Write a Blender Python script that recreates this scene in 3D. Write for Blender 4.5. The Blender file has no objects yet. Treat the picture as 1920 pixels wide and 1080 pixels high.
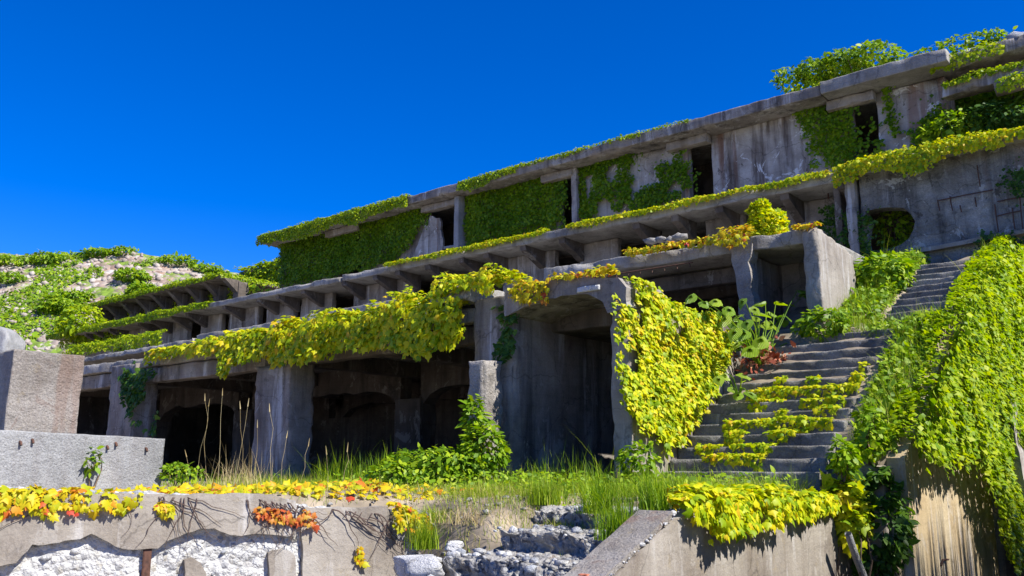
import bpy, math, random
import numpy as np
from mathutils import Matrix, Vector
from mathutils.geometry import tessellate_polygon

rng = np.random.default_rng(7)
random.seed(7)
SC = bpy.context.scene
COL = SC.collection

# ------------------------------------------------------------------ camera
FPX, HORIZ = 1650.0, 872.0
PITCH = math.atan((HORIZ - 540) / FPX)
YAW = math.atan2(2040, FPX / math.cos(PITCH))
Fh = np.array([-math.cos(YAW), math.sin(YAW), 0.0])
Rt = np.array([math.sin(YAW), math.cos(YAW), 0.0])
Fw = Fh * math.cos(PITCH) + np.array([0, 0, math.sin(PITCH)])
Up = -Fh * math.sin(PITCH) + np.array([0, 0, math.cos(PITCH)])
cam = bpy.data.cameras.new('camera')
cam.lens = 36 * FPX / 1920; cam.sensor_width = 36; cam.clip_end = 3000; cam.clip_start = 0.05
camo = bpy.data.objects.new('camera', cam)
M = Matrix.Identity(4)
for i in range(3):
    M[i][0] = Rt[i]; M[i][1] = Up[i]; M[i][2] = -Fw[i]
camo.matrix_world = M
COL.objects.link(camo); SC.camera = camo
SC.render.resolution_x = 1024; SC.render.resolution_y = 576

# ------------------------------------------------------------------ sky, sun, exposure
SUN = np.array([1.0, 0.05, 1.06]); SUN /= np.linalg.norm(SUN)
EL = math.asin(SUN[2]); AZ = math.atan2(SUN[0], SUN[1])
W = bpy.data.worlds.new('World'); SC.world = W; W.use_nodes = True
wn, wl = W.node_tree.nodes, W.node_tree.links
for n in list(wn): wn.remove(n)
wo = wn.new('ShaderNodeOutputWorld'); wb = wn.new('ShaderNodeBackground')
sk = wn.new('ShaderNodeTexSky'); sk.sky_type = 'NISHITA'; sk.sun_disc = False
sk.sun_elevation = EL; sk.sun_rotation = AZ; sk.air_density = 1.0; sk.dust_density = 0.0; sk.ozone_density = 3.0
sk.altitude = 1000
hs = wn.new('ShaderNodeHueSaturation'); hs.inputs['Saturation'].default_value = 1.5; hs.inputs['Value'].default_value = 1.0
tint = wn.new('ShaderNodeMix'); tint.data_type = 'RGBA'; tint.blend_type = 'MULTIPLY'; tint.inputs[0].default_value = 1.0; tint.inputs[7].default_value = (.72, .84, 1.42, 1)
wl.new(sk.outputs[0], hs.inputs['Color']); wl.new(hs.outputs[0], tint.inputs[6]); wl.new(tint.outputs[2], wb.inputs['Color'])
wb.inputs['Strength'].default_value = 0.076
wl.new(wb.outputs[0], wo.inputs['Surface'])
sl = bpy.data.lights.new('sun', 'SUN'); sl.energy = 5.0; sl.angle = math.radians(0.5); sl.color = (1, 0.95, 0.86)
so = bpy.data.objects.new('sun', sl); COL.objects.link(so)
so.rotation_euler = Vector(SUN).to_track_quat('Z', 'Y').to_euler()
so.location = (20, -2, 30)
SC.view_settings.view_transform = 'Standard'; SC.view_settings.look = 'None'
SC.view_settings.gamma = 1; SC.view_settings.exposure = 0.85

# ------------------------------------------------------------------ numeric helpers
def ray(px, py): return Fw + Rt * (px - 960) / FPX + Up * (540 - py) / FPX
def at(px, py, **k):
    """world point seen at a photo position on the plane X=, Y= or Z=, or on plane P=(normal, d)"""
    d = ray(px, py)
    if 'P' in k: n, c = k['P']; return d * (c / (d @ n))
    a, v = next(iter(k.items())); i = 'XYZ'.index(a)
    return d * (v / d[i])

def hash3(i, j, k, s):
    n = (i.astype(np.int64) * 73856093) ^ (j.astype(np.int64) * 19349663) ^ (k.astype(np.int64) * 83492791) ^ (s * 2654435)
    n = (n ^ (n >> 13)) * 1274126177 & 0x7fffffff
    n = ((n ^ (n >> 16)) * 60493 + 19990303 * (n & 1023)) & 0x7fffffff
    return n / 0x3fffffff - 1.0
def vn(P, s=0):
    P = np.atleast_2d(np.asarray(P, float)); I = np.floor(P); f = P - I; f = f * f * (3 - 2 * f); I = I.astype(np.int64)
    r = 0
    for a in (0, 1):
        for b in (0, 1):
            for c in (0, 1):
                w = (f[:, 0] if a else 1 - f[:, 0]) * (f[:, 1] if b else 1 - f[:, 1]) * (f[:, 2] if c else 1 - f[:, 2])
                r = r + w * hash3(I[:, 0] + a, I[:, 1] + b, I[:, 2] + c, s)
    return r
def fbm(P, s=0, o=3):
    P = np.atleast_2d(np.asarray(P, float)); r = 0; a = 1; t = 0
    for k in range(o): r = r + a * vn(P * 2 ** k, s + 17 * k); t += a; a *= .5
    return r / t
def n1(x, s=0, o=2):
    x = np.atleast_1d(np.asarray(x, float)); return fbm(np.stack([x, x * 0 + s * 3.7, x * 0], 1), s, o)
def worley(P, s=0):
    P = np.atleast_2d(P); I = np.floor(P).astype(np.int64); best = np.full(len(P), 9.0); idv = np.zeros(len(P))
    for a in (-1, 0, 1):
        for b in (-1, 0, 1):
            for c in (-1, 0, 1):
                J = I + [a, b, c]; o = np.stack([hash3(J[:, 0], J[:, 1], J[:, 2], s + k) * .5 + .5 for k in range(3)], 1)
                d = np.linalg.norm(J + o - P, axis=1); k = d < best; best = np.where(k, d, best); idv = np.where(k, hash3(J[:, 0], J[:, 1], J[:, 2], s + 9), idv)
    return best, idv
def unit(v): return v / np.maximum(np.linalg.norm(v, axis=-1, keepdims=True), 1e-9)
def sstep(a, b, x):
    t = np.clip((x - a) / (b - a), 0, 1); return t * t * (3 - 2 * t)

# ------------------------------------------------------------------ object helpers
def mesh(name, V, Fc, mat=None, smooth=False):
    me = bpy.data.meshes.new(name)
    V = np.asarray(V, np.float32)
    if isinstance(Fc, np.ndarray):
        k = Fc.shape[1]; nF = len(Fc)
        me.vertices.add(len(V)); me.vertices.foreach_set('co', V.ravel())
        me.loops.add(nF * k); me.loops.foreach_set('vertex_index', Fc.astype(np.int32).ravel())
        me.polygons.add(nF); me.polygons.foreach_set('loop_start', np.arange(0, nF * k, k, dtype=np.int32))
        me.polygons.foreach_set('loop_total', np.full(nF, k, np.int32))
        me.update(calc_edges=True)
    else:
        me.from_pydata([tuple(v) for v in V], [], Fc); me.update()
    if smooth: me.polygons.foreach_set('use_smooth', [True] * len(me.polygons))
    if mat: me.materials.append(mat)
    return me
def tag(o, label=None, cat=None, group=None, kind=None):
    if label: o['label'] = label
    if cat: o['category'] = cat
    if group: o['group'] = group
    if kind: o['kind'] = kind
    return o
def thing(name, label, cat, loc=(0, 0, 0), group=None):
    o = bpy.data.objects.new(name, None); COL.objects.link(o); o.location = [float(c) for c in loc]; o.empty_display_size = .2
    return tag(o, label, cat, group)
def obj(name, me, parent=None):
    o = bpy.data.objects.new(name, me); COL.objects.link(o)
    if parent is not None:
        o.parent = parent
        if parent.type == 'EMPTY': o.matrix_parent_inverse = Matrix.Translation(-Vector(parent.location))
    return o
def rbox(b, cell=.15, amp=.012, freq=2.2, chip=.05, seed=0, deform=None, cells=None):
    """weathered concrete block: a box gridded on all sides, faces uneven, arrises chipped"""
    x0, x1, y0, y1, z0, z1 = b
    L = np.array([x1 - x0, y1 - y0, z1 - z0]); lo = np.array([x0, y0, z0])
    c = cells or (cell,) * 3
    G = []
    for i in range(3):
        n_ = int(np.clip(round(L[i] / c[i]), 1, 260)); g_ = np.linspace(0, L[i], n_ + 1); e_ = min(.03, L[i] / n_ * .3)
        if n_ > 1: j_ = (rng.random(n_ - 1) - .5) * L[i] / n_ * .5; g_[1:-1] += j_
        G.append(np.unique(np.concatenate([g_, [e_, L[i] - e_]])))
    N = [len(g_) - 1 for g_ in G]
    ids = {}; keys = []; faces = []
    def g(k):
        if k not in ids: ids[k] = len(keys); keys.append(k)
        return ids[k]
    for ax in range(3):
        u, v = (ax + 1) % 3, (ax + 2) % 3
        for side in (0, N[ax]):
            for i in range(N[u]):
                for j in range(N[v]):
                    q = []
                    for di, dj in ((0, 0), (1, 0), (1, 1), (0, 1)):
                        k = [0, 0, 0]; k[ax] = side; k[u] = i + di; k[v] = j + dj; q.append(g(tuple(k)))
                    faces.append(q if side else q[::-1])
    K = np.array(keys, float); Ki = K.astype(int); V = lo + np.stack([G[i][Ki[:, i]] for i in range(3)], 1)
    w = min(.035, L.min() * .3); D = np.concatenate([V - lo, lo + L - V], 1)
    cl = np.exp(-D / w); nr = cl[:, 3:] - cl[:, :3]
    ed = np.sort(cl, 1)[:, -2]
    ch = .8 * np.clip(fbm(V * 7.5, seed + 5) + .05, 0, 1) + 1.6 * np.clip(vn(V * 2.0, seed + 9) - .35, 0, 1) * (1 + vn(V * 14, seed + 2))
    nv = np.stack([fbm(V * freq, seed + i * 31) for i in range(3)], 1)
    V2 = V + nv * amp - nr * (ed * ch * chip)[:, None]
    if deform is not None: V2 = deform(V2, V)
    return V2, np.array(faces)
def prism(poly, a, b, axis='Y', hole=None, jit=0, seg=None, seed=0):
    """extruded outline; poly are 2D points on the plane across `axis`"""
    def dense(p):
        if not seg: return [tuple(q) for q in p]
        o = []
        for i in range(len(p)):
            A = np.array(p[i]); B = np.array(p[(i + 1) % len(p)]); n = max(1, int(np.linalg.norm(B - A) / seg))
            for k in range(n):
                q = A + (B - A) * k / n
                if jit and k: q = q + np.array([vn([[q[0] * 5, q[1] * 5, seed]], 3)[0], vn([[q[0] * 5, q[1] * 5, seed]], 8)[0]]) * jit
                o.append(tuple(q))
        return o
    loops = [dense(poly)] + ([dense(h) for h in hole] if hole else [])
    tr = tessellate_polygon([[Vector((p[0], p[1], 0)) for p in l] for l in loops])
    flat = [p for l in loops for p in l]; n = len(flat)
    def to3(p, c):
        return {'Y': (p[0], c, p[1]), 'X': (c, p[0], p[1]), 'Z': (p[0], p[1], c)}[axis]
    V = [to3(p, a) for p in flat] + [to3(p, b) for p in flat]
    Fs = [list(t) for t in tr] + [[n + i for i in t][::-1] for t in tr]; o = 0
    for l in loops:
        m = len(l)
        for i in range(m): j = (i + 1) % m; Fs.append([o + i, o + j, n + o + j, n + o + i])
        o += m
    return V, Fs
def fixn(me):
    import bmesh
    bm = bmesh.new(); bm.from_mesh(me); bmesh.ops.recalc_face_normals(bm, faces=bm.faces); bm.to_mesh(me); bm.free(); return me
def tube(pts, r0, r1, n=5):
    P = np.array(pts, float); m = len(P); V = []; Fc = []
    T = unit(np.gradient(P, axis=0)); ref = np.array([.3, .2, .93])
    for i in range(m):
        x = unit(np.cross(T[i], ref)); y = np.cross(T[i], x); r = r0 + (r1 - r0) * i / (m - 1)
        for k in range(n):
            a = 2 * math.pi * k / n; V.append(P[i] + r * (math.cos(a) * x + math.sin(a) * y))
    for i in range(m - 1):
        for k in range(n):
            Fc.append([i * n + k, i * n + (k + 1) % n, (i + 1) * n + (k + 1) % n, (i + 1) * n + k])
    return np.array(V), np.array(Fc)
def joinq(L):
    V = []; Fc = []; o = 0
    for v, f in L: V.append(v); Fc.append(np.asarray(f) + o); o += len(v)
    return np.concatenate(V), np.concatenate(Fc)

# ------------------------------------------------------------------ materials
def nt(name):
    m = bpy.data.materials.new(name); m.use_nodes = True; t = m.node_tree
    for n in list(t.nodes): t.nodes.remove(n)
    return m, t.nodes, t.links
def concrete(name, cols, streak=.5, streakcol=(.03, .027, .025), pale=.0, speck=.35, bump=.35, rough=.92, sc=1.0, lich=0.0, bumpscale=26, crack=.38, peel=.35, board=.12, peelcol=(.42, .40, .37), rust=0.0):
    """weathered concrete: patchy tone, run-off streaks, exposed grit, pitted relief"""
    m, N, L = nt(name)
    out = N.new('ShaderNodeOutputMaterial'); b = N.new('ShaderNodeBsdfPrincipled'); b.inputs['Roughness'].default_value = rough
    b.inputs['Specular IOR Level'].default_value = .25
    L.new(b.outputs[0], out.inputs[0])
    tc = N.new('ShaderNodeTexCoord')
    def noise(scale, det=6, rgh=.6, mp=None, dist=0):
        n = N.new('ShaderNodeTexNoise'); n.inputs['Scale'].default_value = scale; n.inputs['Detail'].default_value = det
        n.inputs['Roughness'].default_value = rgh; n.inputs['Distortion'].default_value = dist
        if mp:
            q = N.new('ShaderNodeMapping'); q.inputs['Scale'].default_value = mp; L.new(tc.outputs['Object'], q.inputs[0]); L.new(q.outputs[0], n.inputs['Vector'])
        else: L.new(tc.outputs['Object'], n.inputs['Vector'])
        return n.outputs['Fac']
    def ramp(f, stops):
        r = N.new('ShaderNodeValToRGB'); e = r.color_ramp.elements
        while len(e) < len(stops): e.new(.5)
        for i, (p, c) in enumerate(stops): e[i].position = p; e[i].color = (*c, 1) if len(c) == 3 else c
        L.new(f, r.inputs[0]); return r.outputs[0]
    def mix(f, a, c, mode='MIX'):
        x = N.new('ShaderNodeMix'); x.data_type = 'RGBA'; x.blend_type = mode
        if isinstance(f, (float, int)): x.inputs[0].default_value = f
        else: L.new(f, x.inputs[0])
        L.new(a, x.inputs[6])
        if isinstance(c, tuple): x.inputs[7].default_value = (*c, 1)
        else: L.new(c, x.inputs[7])
        return x.outputs[2]
    k = len(cols)
    base = ramp(noise(.9 * sc, 8, .65, None, .4), [(.28 + .44 * i / (k - 1), c) for i, c in enumerate(cols)])
    grit = ramp(noise(38 * sc, 4, .7), [(.3, (.62, .62, .62)), (.55, (1, 1, 1)), (.75, (1.25, 1.25, 1.22))])
    base = mix(speck, base, grit, 'MULTIPLY')
    if streak:
        sf = ramp(noise(1.0, 6, .62, (2.6 * sc, 2.6 * sc, .22 * sc)), [(.5, (0, 0, 0)), (.66, (streak,) * 3)])
        base = mix(sf, base, streakcol)
    if pale:
        pf = ramp(noise(1.0, 5, .7, (3.3 * sc, 3.3 * sc, .35 * sc)), [(.56, (0, 0, 0)), (.68, (pale,) * 3)])
        base = mix(pf, base, (.66, .66, .67))
    if rust:
        rf_ = ramp(noise(1.0, 4, .6, (1.7 * sc, 1.7 * sc, .16 * sc)), [(.56, (0, 0, 0)), (.63, (rust,) * 3)])
        base = mix(rf_, base, (.17, .07, .035))
    if board:
        wv = N.new('ShaderNodeTexWave'); wv.bands_direction = 'Z'; wv.inputs['Scale'].default_value = 1.5; wv.inputs['Distortion'].default_value = .6; wv.inputs['Detail'].default_value = 2; wv.inputs['Detail Scale'].default_value = 3
        L.new(tc.outputs['Object'], wv.inputs['Vector'])
        base = mix(board, base, ramp(wv.outputs['Fac'], [(.0, (.45, .45, .45)), (.10, (1, 1, 1)), (1, (1, 1, 1))]), 'MULTIPLY')
    if peel:
        pl = ramp(noise(1.5 * sc, 10, .72, (1, 1, .8), .8), [(.585, (0, 0, 0)), (.60, (peel,) * 3)])
        base = mix(pl, base, peelcol)
        ps = ramp(noise(2.3 * sc, 10, .72, (1, .9, .6), .5), [(.60, (0, 0, 0)), (.63, (peel * .9,) * 3)])
        base = mix(ps, base, tuple(c * .42 for c in cols[0]))
    if crack:
        vq = N.new('ShaderNodeVectorMath'); vq.operation = 'ADD'; nz = N.new('ShaderNodeTexNoise'); nz.inputs['Scale'].default_value = 2.2; nz.inputs['Detail'].default_value = 6
        L.new(tc.outputs['Object'], nz.inputs['Vector']); vs = N.new('ShaderNodeVectorMath'); vs.operation = 'SCALE'; vs.inputs['Scale'].default_value = .55
        L.new(nz.outputs['Color'], vs.inputs[0]); L.new(tc.outputs['Object'], vq.inputs[0]); L.new(vs.outputs[0], vq.inputs[1])
        vo = N.new('ShaderNodeTexVoronoi'); vo.feature = 'DISTANCE_TO_EDGE'; vo.inputs['Scale'].default_value = .75; L.new(vq.outputs[0], vo.inputs['Vector'])
        cf = ramp(vo.outputs['Distance'], [(.004, (crack,) * 3), (.011, (0, 0, 0))])
        base = mix(cf, base, (.02, .018, .016))
    if lich:
        lf = ramp(noise(4.5 * sc, 8, .75), [(.58, (0, 0, 0)), (.66, (lich,) * 3)])
        base = mix(lf, base, (.30, .22, .08))
    L.new(base, b.inputs['Base Color'])
    h = N.new('ShaderNodeMath'); h.operation = 'ADD'
    L.new(noise(bumpscale * sc, 8, .7), h.inputs[0])
    h2 = N.new('ShaderNodeMath'); h2.operation = 'MULTIPLY'; h2.inputs[1].default_value = 1.6; L.new(noise(4 * sc, 6, .65), h2.inputs[0]); L.new(h2.outputs[0], h.inputs[1])
    bp = N.new('ShaderNodeBump'); bp.inputs['Strength'].default_value = bump; bp.inputs['Distance'].default_value = .05
    L.new(h.outputs[0], bp.inputs['Height']); L.new(bp.outputs[0], b.inputs['Normal'])
    return m
def leafmat(name, stops, trans=.35, rough=.5, spec=.3, patch=1.0, pamp=.35):
    """leaf: colour differs from leaf to leaf and in drifts, light shines through"""
    m, N, L = nt(name)
    out = N.new('ShaderNodeOutputMaterial'); b = N.new('ShaderNodeBsdfPrincipled'); b.inputs['Roughness'].default_value = rough
    b.inputs['Specular IOR Level'].default_value = spec
    geo = N.new('ShaderNodeNewGeometry'); oi = N.new('ShaderNodeObjectInfo'); tc = N.new('ShaderNodeTexCoord')
    a = N.new('ShaderNodeMath'); a.operation = 'ADD'; L.new(geo.outputs['Random Per Island'], a.inputs[0]); L.new(oi.outputs['Random'], a.inputs[1])
    fr = N.new('ShaderNodeMath'); fr.operation = 'FRACT'; L.new(a.outputs[0], fr.inputs[0])
    n = N.new('ShaderNodeTexNoise'); n.inputs['Scale'].default_value = patch; n.inputs['Detail'].default_value = 3; L.new(geo.outputs['Position'], n.inputs['Vector'])
    s = N.new('ShaderNodeMath'); s.operation = 'SUBTRACT'; L.new(n.outputs['Fac'], s.inputs[0]); s.inputs[1].default_value = .5
    mu = N.new('ShaderNodeMath'); mu.operation = 'MULTIPLY_ADD'; L.new(s.outputs[0], mu.inputs[0]); mu.inputs[1].default_value = pamp * 4; L.new(fr.outputs[0], mu.inputs[2])
    r = N.new('ShaderNodeValToRGB'); e = r.color_ramp.elements
    while len(e) < len(stops): e.new(.5)
    for i, (p, c) in enumerate(stops): e[i].position = p; e[i].color = (*c, 1)
    L.new(mu.outputs[0], r.inputs[0]); L.new(r.outputs[0], b.inputs['Base Color'])
    t = N.new('ShaderNodeBsdfTranslucent')
    hv = N.new('ShaderNodeHueSaturation'); hv.inputs['Value'].default_value = 1.25; hv.inputs['Saturation'].default_value = 1.1; L.new(r.outputs[0], hv.inputs['Color']); L.new(hv.outputs[0], t.inputs['Color'])
    mx = N.new('ShaderNodeMixShader'); mx.inputs[0].default_value = trans; L.new(b.outputs[0], mx.inputs[1]); L.new(t.outputs[0], mx.inputs[2])
    L.new(mx.outputs[0], out.inputs[0])
    return m
def plain(name, col, rough=.8, n=8, var=.5):
    m, N, L = nt(name); out = N.new('ShaderNodeOutputMaterial'); b = N.new('ShaderNodeBsdfPrincipled'); b.inputs['Roughness'].default_value = rough
    tc = N.new('ShaderNodeTexCoord'); t = N.new('ShaderNodeTexNoise'); t.inputs['Scale'].default_value = n; t.inputs['Detail'].default_value = 6; L.new(tc.outputs['Object'], t.inputs['Vector'])
    r = N.new('ShaderNodeValToRGB'); e = r.color_ramp.elements; e[0].position = .3; e[1].position = .7
    e[0].color = (*[c * (1 - var) for c in col], 1); e[1].color = (*[min(1, c * (1 + var)) for c in col], 1)
    L.new(t.outputs['Fac'], r.inputs[0]); L.new(r.outputs[0], b.inputs['Base Color'])
    bp = N.new('ShaderNodeBump'); bp.inputs['Strength'].default_value = .3; bp.inputs['Distance'].default_value = .02; L.new(t.outputs['Fac'], bp.inputs['Height']); L.new(bp.outputs[0], b.inputs['Normal'])
    L.new(b.outputs[0], out.inputs[0]); return m

C = {}
C['grey'] = concrete('weathered_grey_concrete', [(.12, .104, .09), (.26, .232, .205), (.40, .37, .335)], .7, pale=.5, speck=.5, peel=.5, rust=.12)
C['dark'] = concrete('dark_concrete', [(.06, .052, .045), (.12, .10, .085), (.2, .17, .14)], .6, pale=.1)  # darker-toned concrete, mostly for interior, rear and bracket parts
C['slab'] = concrete('slab_concrete', [(.17, .155, .14), (.31, .295, .27), (.44, .425, .40)], .35, bump=.6, speck=.6)
C['tan'] = concrete('tan_concrete', [(.17, .14, .115), (.28, .25, .215), (.38, .345, .30)], .45, (.13, .10, .07), pale=.35, lich=.25, crack=.3)
C['warm'] = concrete('ochre_concrete', [(.34, .25, .14), (.46, .36, .22), (.5, .43, .31)], .3, (.16, .11, .07), pale=.45)
C['pit'] = concrete('gritty_block_concrete', [(.17, .15, .13), (.32, .295, .27), (.43, .405, .38)], .25, (.14, .09, .07), speck=.9, bump=.8, sc=1.1, lich=.25, crack=.1, peel=.45, peelcol=(.2, .14, .115), rust=.35)
C['ledge'] = concrete('pale_ledge_concrete', [(.2, .2, .2), (.33, .335, .34), (.44, .44, .44)], .3, (.16, .13, .12), speck=.9, bump=.8, crack=.1, peel=.18, board=.05)
C['rubble'] = concrete('white_rubble', [(.42, .42, .43), (.66, .66, .66), (.8, .8, .79)], .0, speck=.5, bump=1.0, sc=2.2, bumpscale=14)
def cellmat(name, cols, sc, dark=(.1, .1, .11)):
    m, N, L = nt(name); out = N.new('ShaderNodeOutputMaterial'); b = N.new('ShaderNodeBsdfPrincipled'); b.inputs['Roughness'].default_value = .95; b.inputs['Specular IOR Level'].default_value = .2
    tc = N.new('ShaderNodeTexCoord'); v = N.new('ShaderNodeTexVoronoi'); v.inputs['Scale'].default_value = sc; L.new(tc.outputs['Object'], v.inputs['Vector'])
    sp = N.new('ShaderNodeSeparateColor'); L.new(v.outputs['Color'], sp.inputs[0])
    r = N.new('ShaderNodeValToRGB'); e = r.color_ramp.elements; r.color_ramp.interpolation = 'CONSTANT'
    while len(e) < len(cols): e.new(.5)
    for i, c in enumerate(cols): e[i].position = i / len(cols); e[i].color = (*c, 1)
    L.new(sp.outputs[0], r.inputs[0])
    n = N.new('ShaderNodeTexNoise'); n.inputs['Scale'].default_value = 5; n.inputs['Detail'].default_value = 8; n.inputs['Roughness'].default_value = .75; L.new(tc.outputs['Object'], n.inputs['Vector'])
    g = N.new('ShaderNodeValToRGB'); g.color_ramp.elements[0].position = .42; g.color_ramp.elements[1].position = .58; L.new(n.outputs['Fac'], g.inputs[0])
    mx = N.new('ShaderNodeMix'); mx.data_type = 'RGBA'; L.new(g.outputs[0], mx.inputs[0]); L.new(r.outputs[0], mx.inputs[6]); mx.inputs[7].default_value = (*cols[-1], 1)
    L.new(mx.outputs[2], b.inputs['Base Color'])
    n2 = N.new('ShaderNodeTexNoise'); n2.inputs['Scale'].default_value = 40; n2.inputs['Detail'].default_value = 6; L.new(tc.outputs['Object'], n2.inputs['Vector'])
    ad = N.new('ShaderNodeMath'); ad.operation = 'MULTIPLY_ADD'; L.new(v.outputs['Distance'], ad.inputs[0]); ad.inputs[1].default_value = -1.0; L.new(n2.outputs['Fac'], ad.inputs[2])
    bp = N.new('ShaderNodeBump'); bp.inputs['Strength'].default_value = .9; bp.inputs['Distance'].default_value = .03; L.new(ad.outputs[0], bp.inputs['Height']); L.new(bp.outputs[0], b.inputs['Normal'])
    L.new(b.outputs[0], out.inputs[0]); return m
C['aggregate'] = cellmat('crumbled_aggregate', [(.3, .29, .28), (.15, .15, .16), (.38, .37, .36), (.09, .09, .1), (.25, .21, .17), (.34, .34, .33), (.06, .06, .065), (.31, .30, .28)], 17)
C['core'] = cellmat('white_core', [(.42, .42, .41), (.5, .5, .49), (.25, .25, .26), (.46, .45, .43), (.52, .52, .51), (.34, .32, .28), (.5, .5, .49)], 15)
C['stone'] = concrete('crushed_stone', [(.2, .21, .23), (.4, .42, .45), (.6, .61, .62)], .0, speck=.6, bump=.8, sc=2)
C['hillstone'] = concrete('slope_stone', [(.24, .18, .145), (.40, .34, .30), (.55, .51, .47)], .0, speck=.6, bump=.8, sc=1)
C['stair'] = concrete('stair_concrete', [(.11, .105, .10), (.22, .212, .20), (.38, .37, .355)], .25, speck=.8, bump=.9, lich=.06, peel=.5, crack=.3)
C['panel'] = concrete('stained_wall_concrete', [(.14, .12, .10), (.36, .33, .295), (.54, .52, .49)], .85, (.05, .03, .022), pale=.95, sc=.9, peel=.85, peelcol=(.68, .68, .67), rust=.55)
C['blue'] = concrete('blistered_wall_concrete', [(.09, .08, .07), (.25, .24, .22), (.44, .43, .41)], .6, pale=.3, speck=.9, bump=1.2, sc=1.0, bumpscale=12, peel=.75, peelcol=(.5, .5, .48), rust=.3)
C['rust'] = plain('rusted_iron', (.08, .035, .022), .8, 20)
C['stem'] = plain('vine_stem', (.09, .06, .05), .9, 30)
C['bark'] = plain('bark', (.12, .08, .05), .9, 14)
C['soil'] = plain('dry_soil', (.25, .205, .15), .95, 3, .45)
C['redbrick'] = plain('red_brick', (.42, .13, .07), .85, 20)
C['ivyY'] = leafmat('yellow_green_ivy', [(0, (.18, .30, .004)), (.22, (.34, .45, .006)), (.6, (.56, .59, .008)), (.93, (.68, .59, .008)), (1, (.62, .42, .02))], .42, patch=.8, pamp=.15)
C['ivyG'] = leafmat('green_ivy', [(0, (.07, .16, .003)), (.5, (.13, .26, .004)), (1, (.26, .38, .006))], .4, patch=.6, pamp=.35)
C['ivyM'] = leafmat('light_green_ivy', [(0, (.14, .26, .003)), (.5, (.28, .40, .004)), (1, (.46, .52, .008))], .42, patch=.6, pamp=.25)
C['ivyO'] = leafmat('autumn_ivy', [(0, (.34, .40, .008)), (.45, (.58, .50, .01)), (.82, (.66, .46, .012)), (.95, (.62, .22, .02)), (1.0, (.5, .06, .03))], .35, patch=1.1, pamp=.06)
C['ivyR'] = leafmat('red_ivy', [(0, (.5, .33, .03)), (.5, (.55, .17, .04)), (1, (.45, .06, .03))], .35)
C['weed'] = leafmat('weed_leaves', [(0, (.09, .19, .006)), (.5, (.19, .33, .01)), (1, (.36, .46, .015))], .4, patch=1.2, pamp=.2)
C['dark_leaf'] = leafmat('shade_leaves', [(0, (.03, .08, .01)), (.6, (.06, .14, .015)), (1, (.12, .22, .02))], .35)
C['grass'] = leafmat('green_grass', [(0, (.12, .22, .008)), (.45, (.24, .36, .015)), (.8, (.38, .45, .03)), (1, (.5, .45, .14))], .4, patch=.8, pamp=.25)
C['dry'] = leafmat('dry_grass', [(0, (.36, .27, .12)), (.5, (.5, .4, .2)), (1, (.58, .5, .3))], .25)
C['big'] = leafmat('large_leaf', [(0, (.13, .27, .01)), (.5, (.22, .38, .012)), (1, (.33, .46, .015))], .45, rough=.38, spec=.5)
C['dead'] = leafmat('dead_leaf', [(0, (.22, .05, .03)), (.5, (.36, .10, .06)), (1, (.5, .3, .16))], .15, rough=.8)

# ------------------------------------------------------------------ leaves
def tmpl(pts, fold=.12, droop=.12, cen=(0, .38)):
    """leaf blade outline -> fan of triangles round a raised midrib"""
    V = [(cen[0], cen[1], .04)] + [(x, y, -fold * abs(x) * 2 * .5 - droop * y * y) for x, y in pts]
    n = len(pts); Fc = [(0, 1 + i, 1 + (i + 1) % n) for i in range(n)]
    return np.array(V, float), np.array(Fc)
HALF = [(.16, -.12), (.40, .0), (.52, .26), (.38, .36), (.50, .62), (.24, .58), (.14, .80)]
T_HI = tmpl([(0, 0)] + HALF + [(0, 1.06)] + [(-x, y) for x, y in HALF[::-1]], .25, .16)
T_MD = tmpl([(0, 0), (.42, .05), (.5, .45), (.2, .62), (0, 1.05), (-.2, .62), (-.5, .45), (-.42, .05)], .25, .15)
T_LO = (np.array([(0, 0, 0), (.5, .38, -.12), (0, 1.05, -.1), (-.5, .38, -.12)], float), np.array([(0, 1, 2), (0, 2, 3)]))
T_OV = (np.array([(0, 0, 0), (.3, .35, -.06), (.22, .75, -.1), (0, 1.1, -.2), (-.22, .75, -.1), (-.3, .35, -.06)], float), np.array([(0, 1, 5), (1, 2, 5), (2, 4, 5), (2, 3, 4)]))
def frames(nr, tip):
    z = unit(nr); y = unit(tip - z * np.sum(tip * z, 1, keepdims=True)); x = np.cross(y, z); return x, y, z
def leaves(P, nr, tip, size, T):
    TV, TF = T; x, y, z = frames(nr, tip); s = np.asarray(size)[:, None, None]
    V = P[:, None, :] + s * (TV[None, :, 0:1] * x[:, None] + TV[None, :, 1:2] * y[:, None] + TV[None, :, 2:3] * z[:, None])
    n = len(TV); Fc = TF[None] + (np.arange(len(P)) * n)[:, None, None]
    return V.reshape(-1, 3), Fc.reshape(-1, 3)
def rnd(n, s=1.0): return rng.normal(0, s, (n, 3))
def inpoly(x, y, poly):
    r = np.zeros(len(x), bool); n = len(poly); j = n - 1
    for i in range(n):
        xi, yi = poly[i]; xj, yj = poly[j]
        c = ((yi > y) != (yj > y)) & (x < (xj - xi) * (y - yi) / (yj - yi + 1e-12) + xi); r ^= c; j = i
    return r
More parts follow.
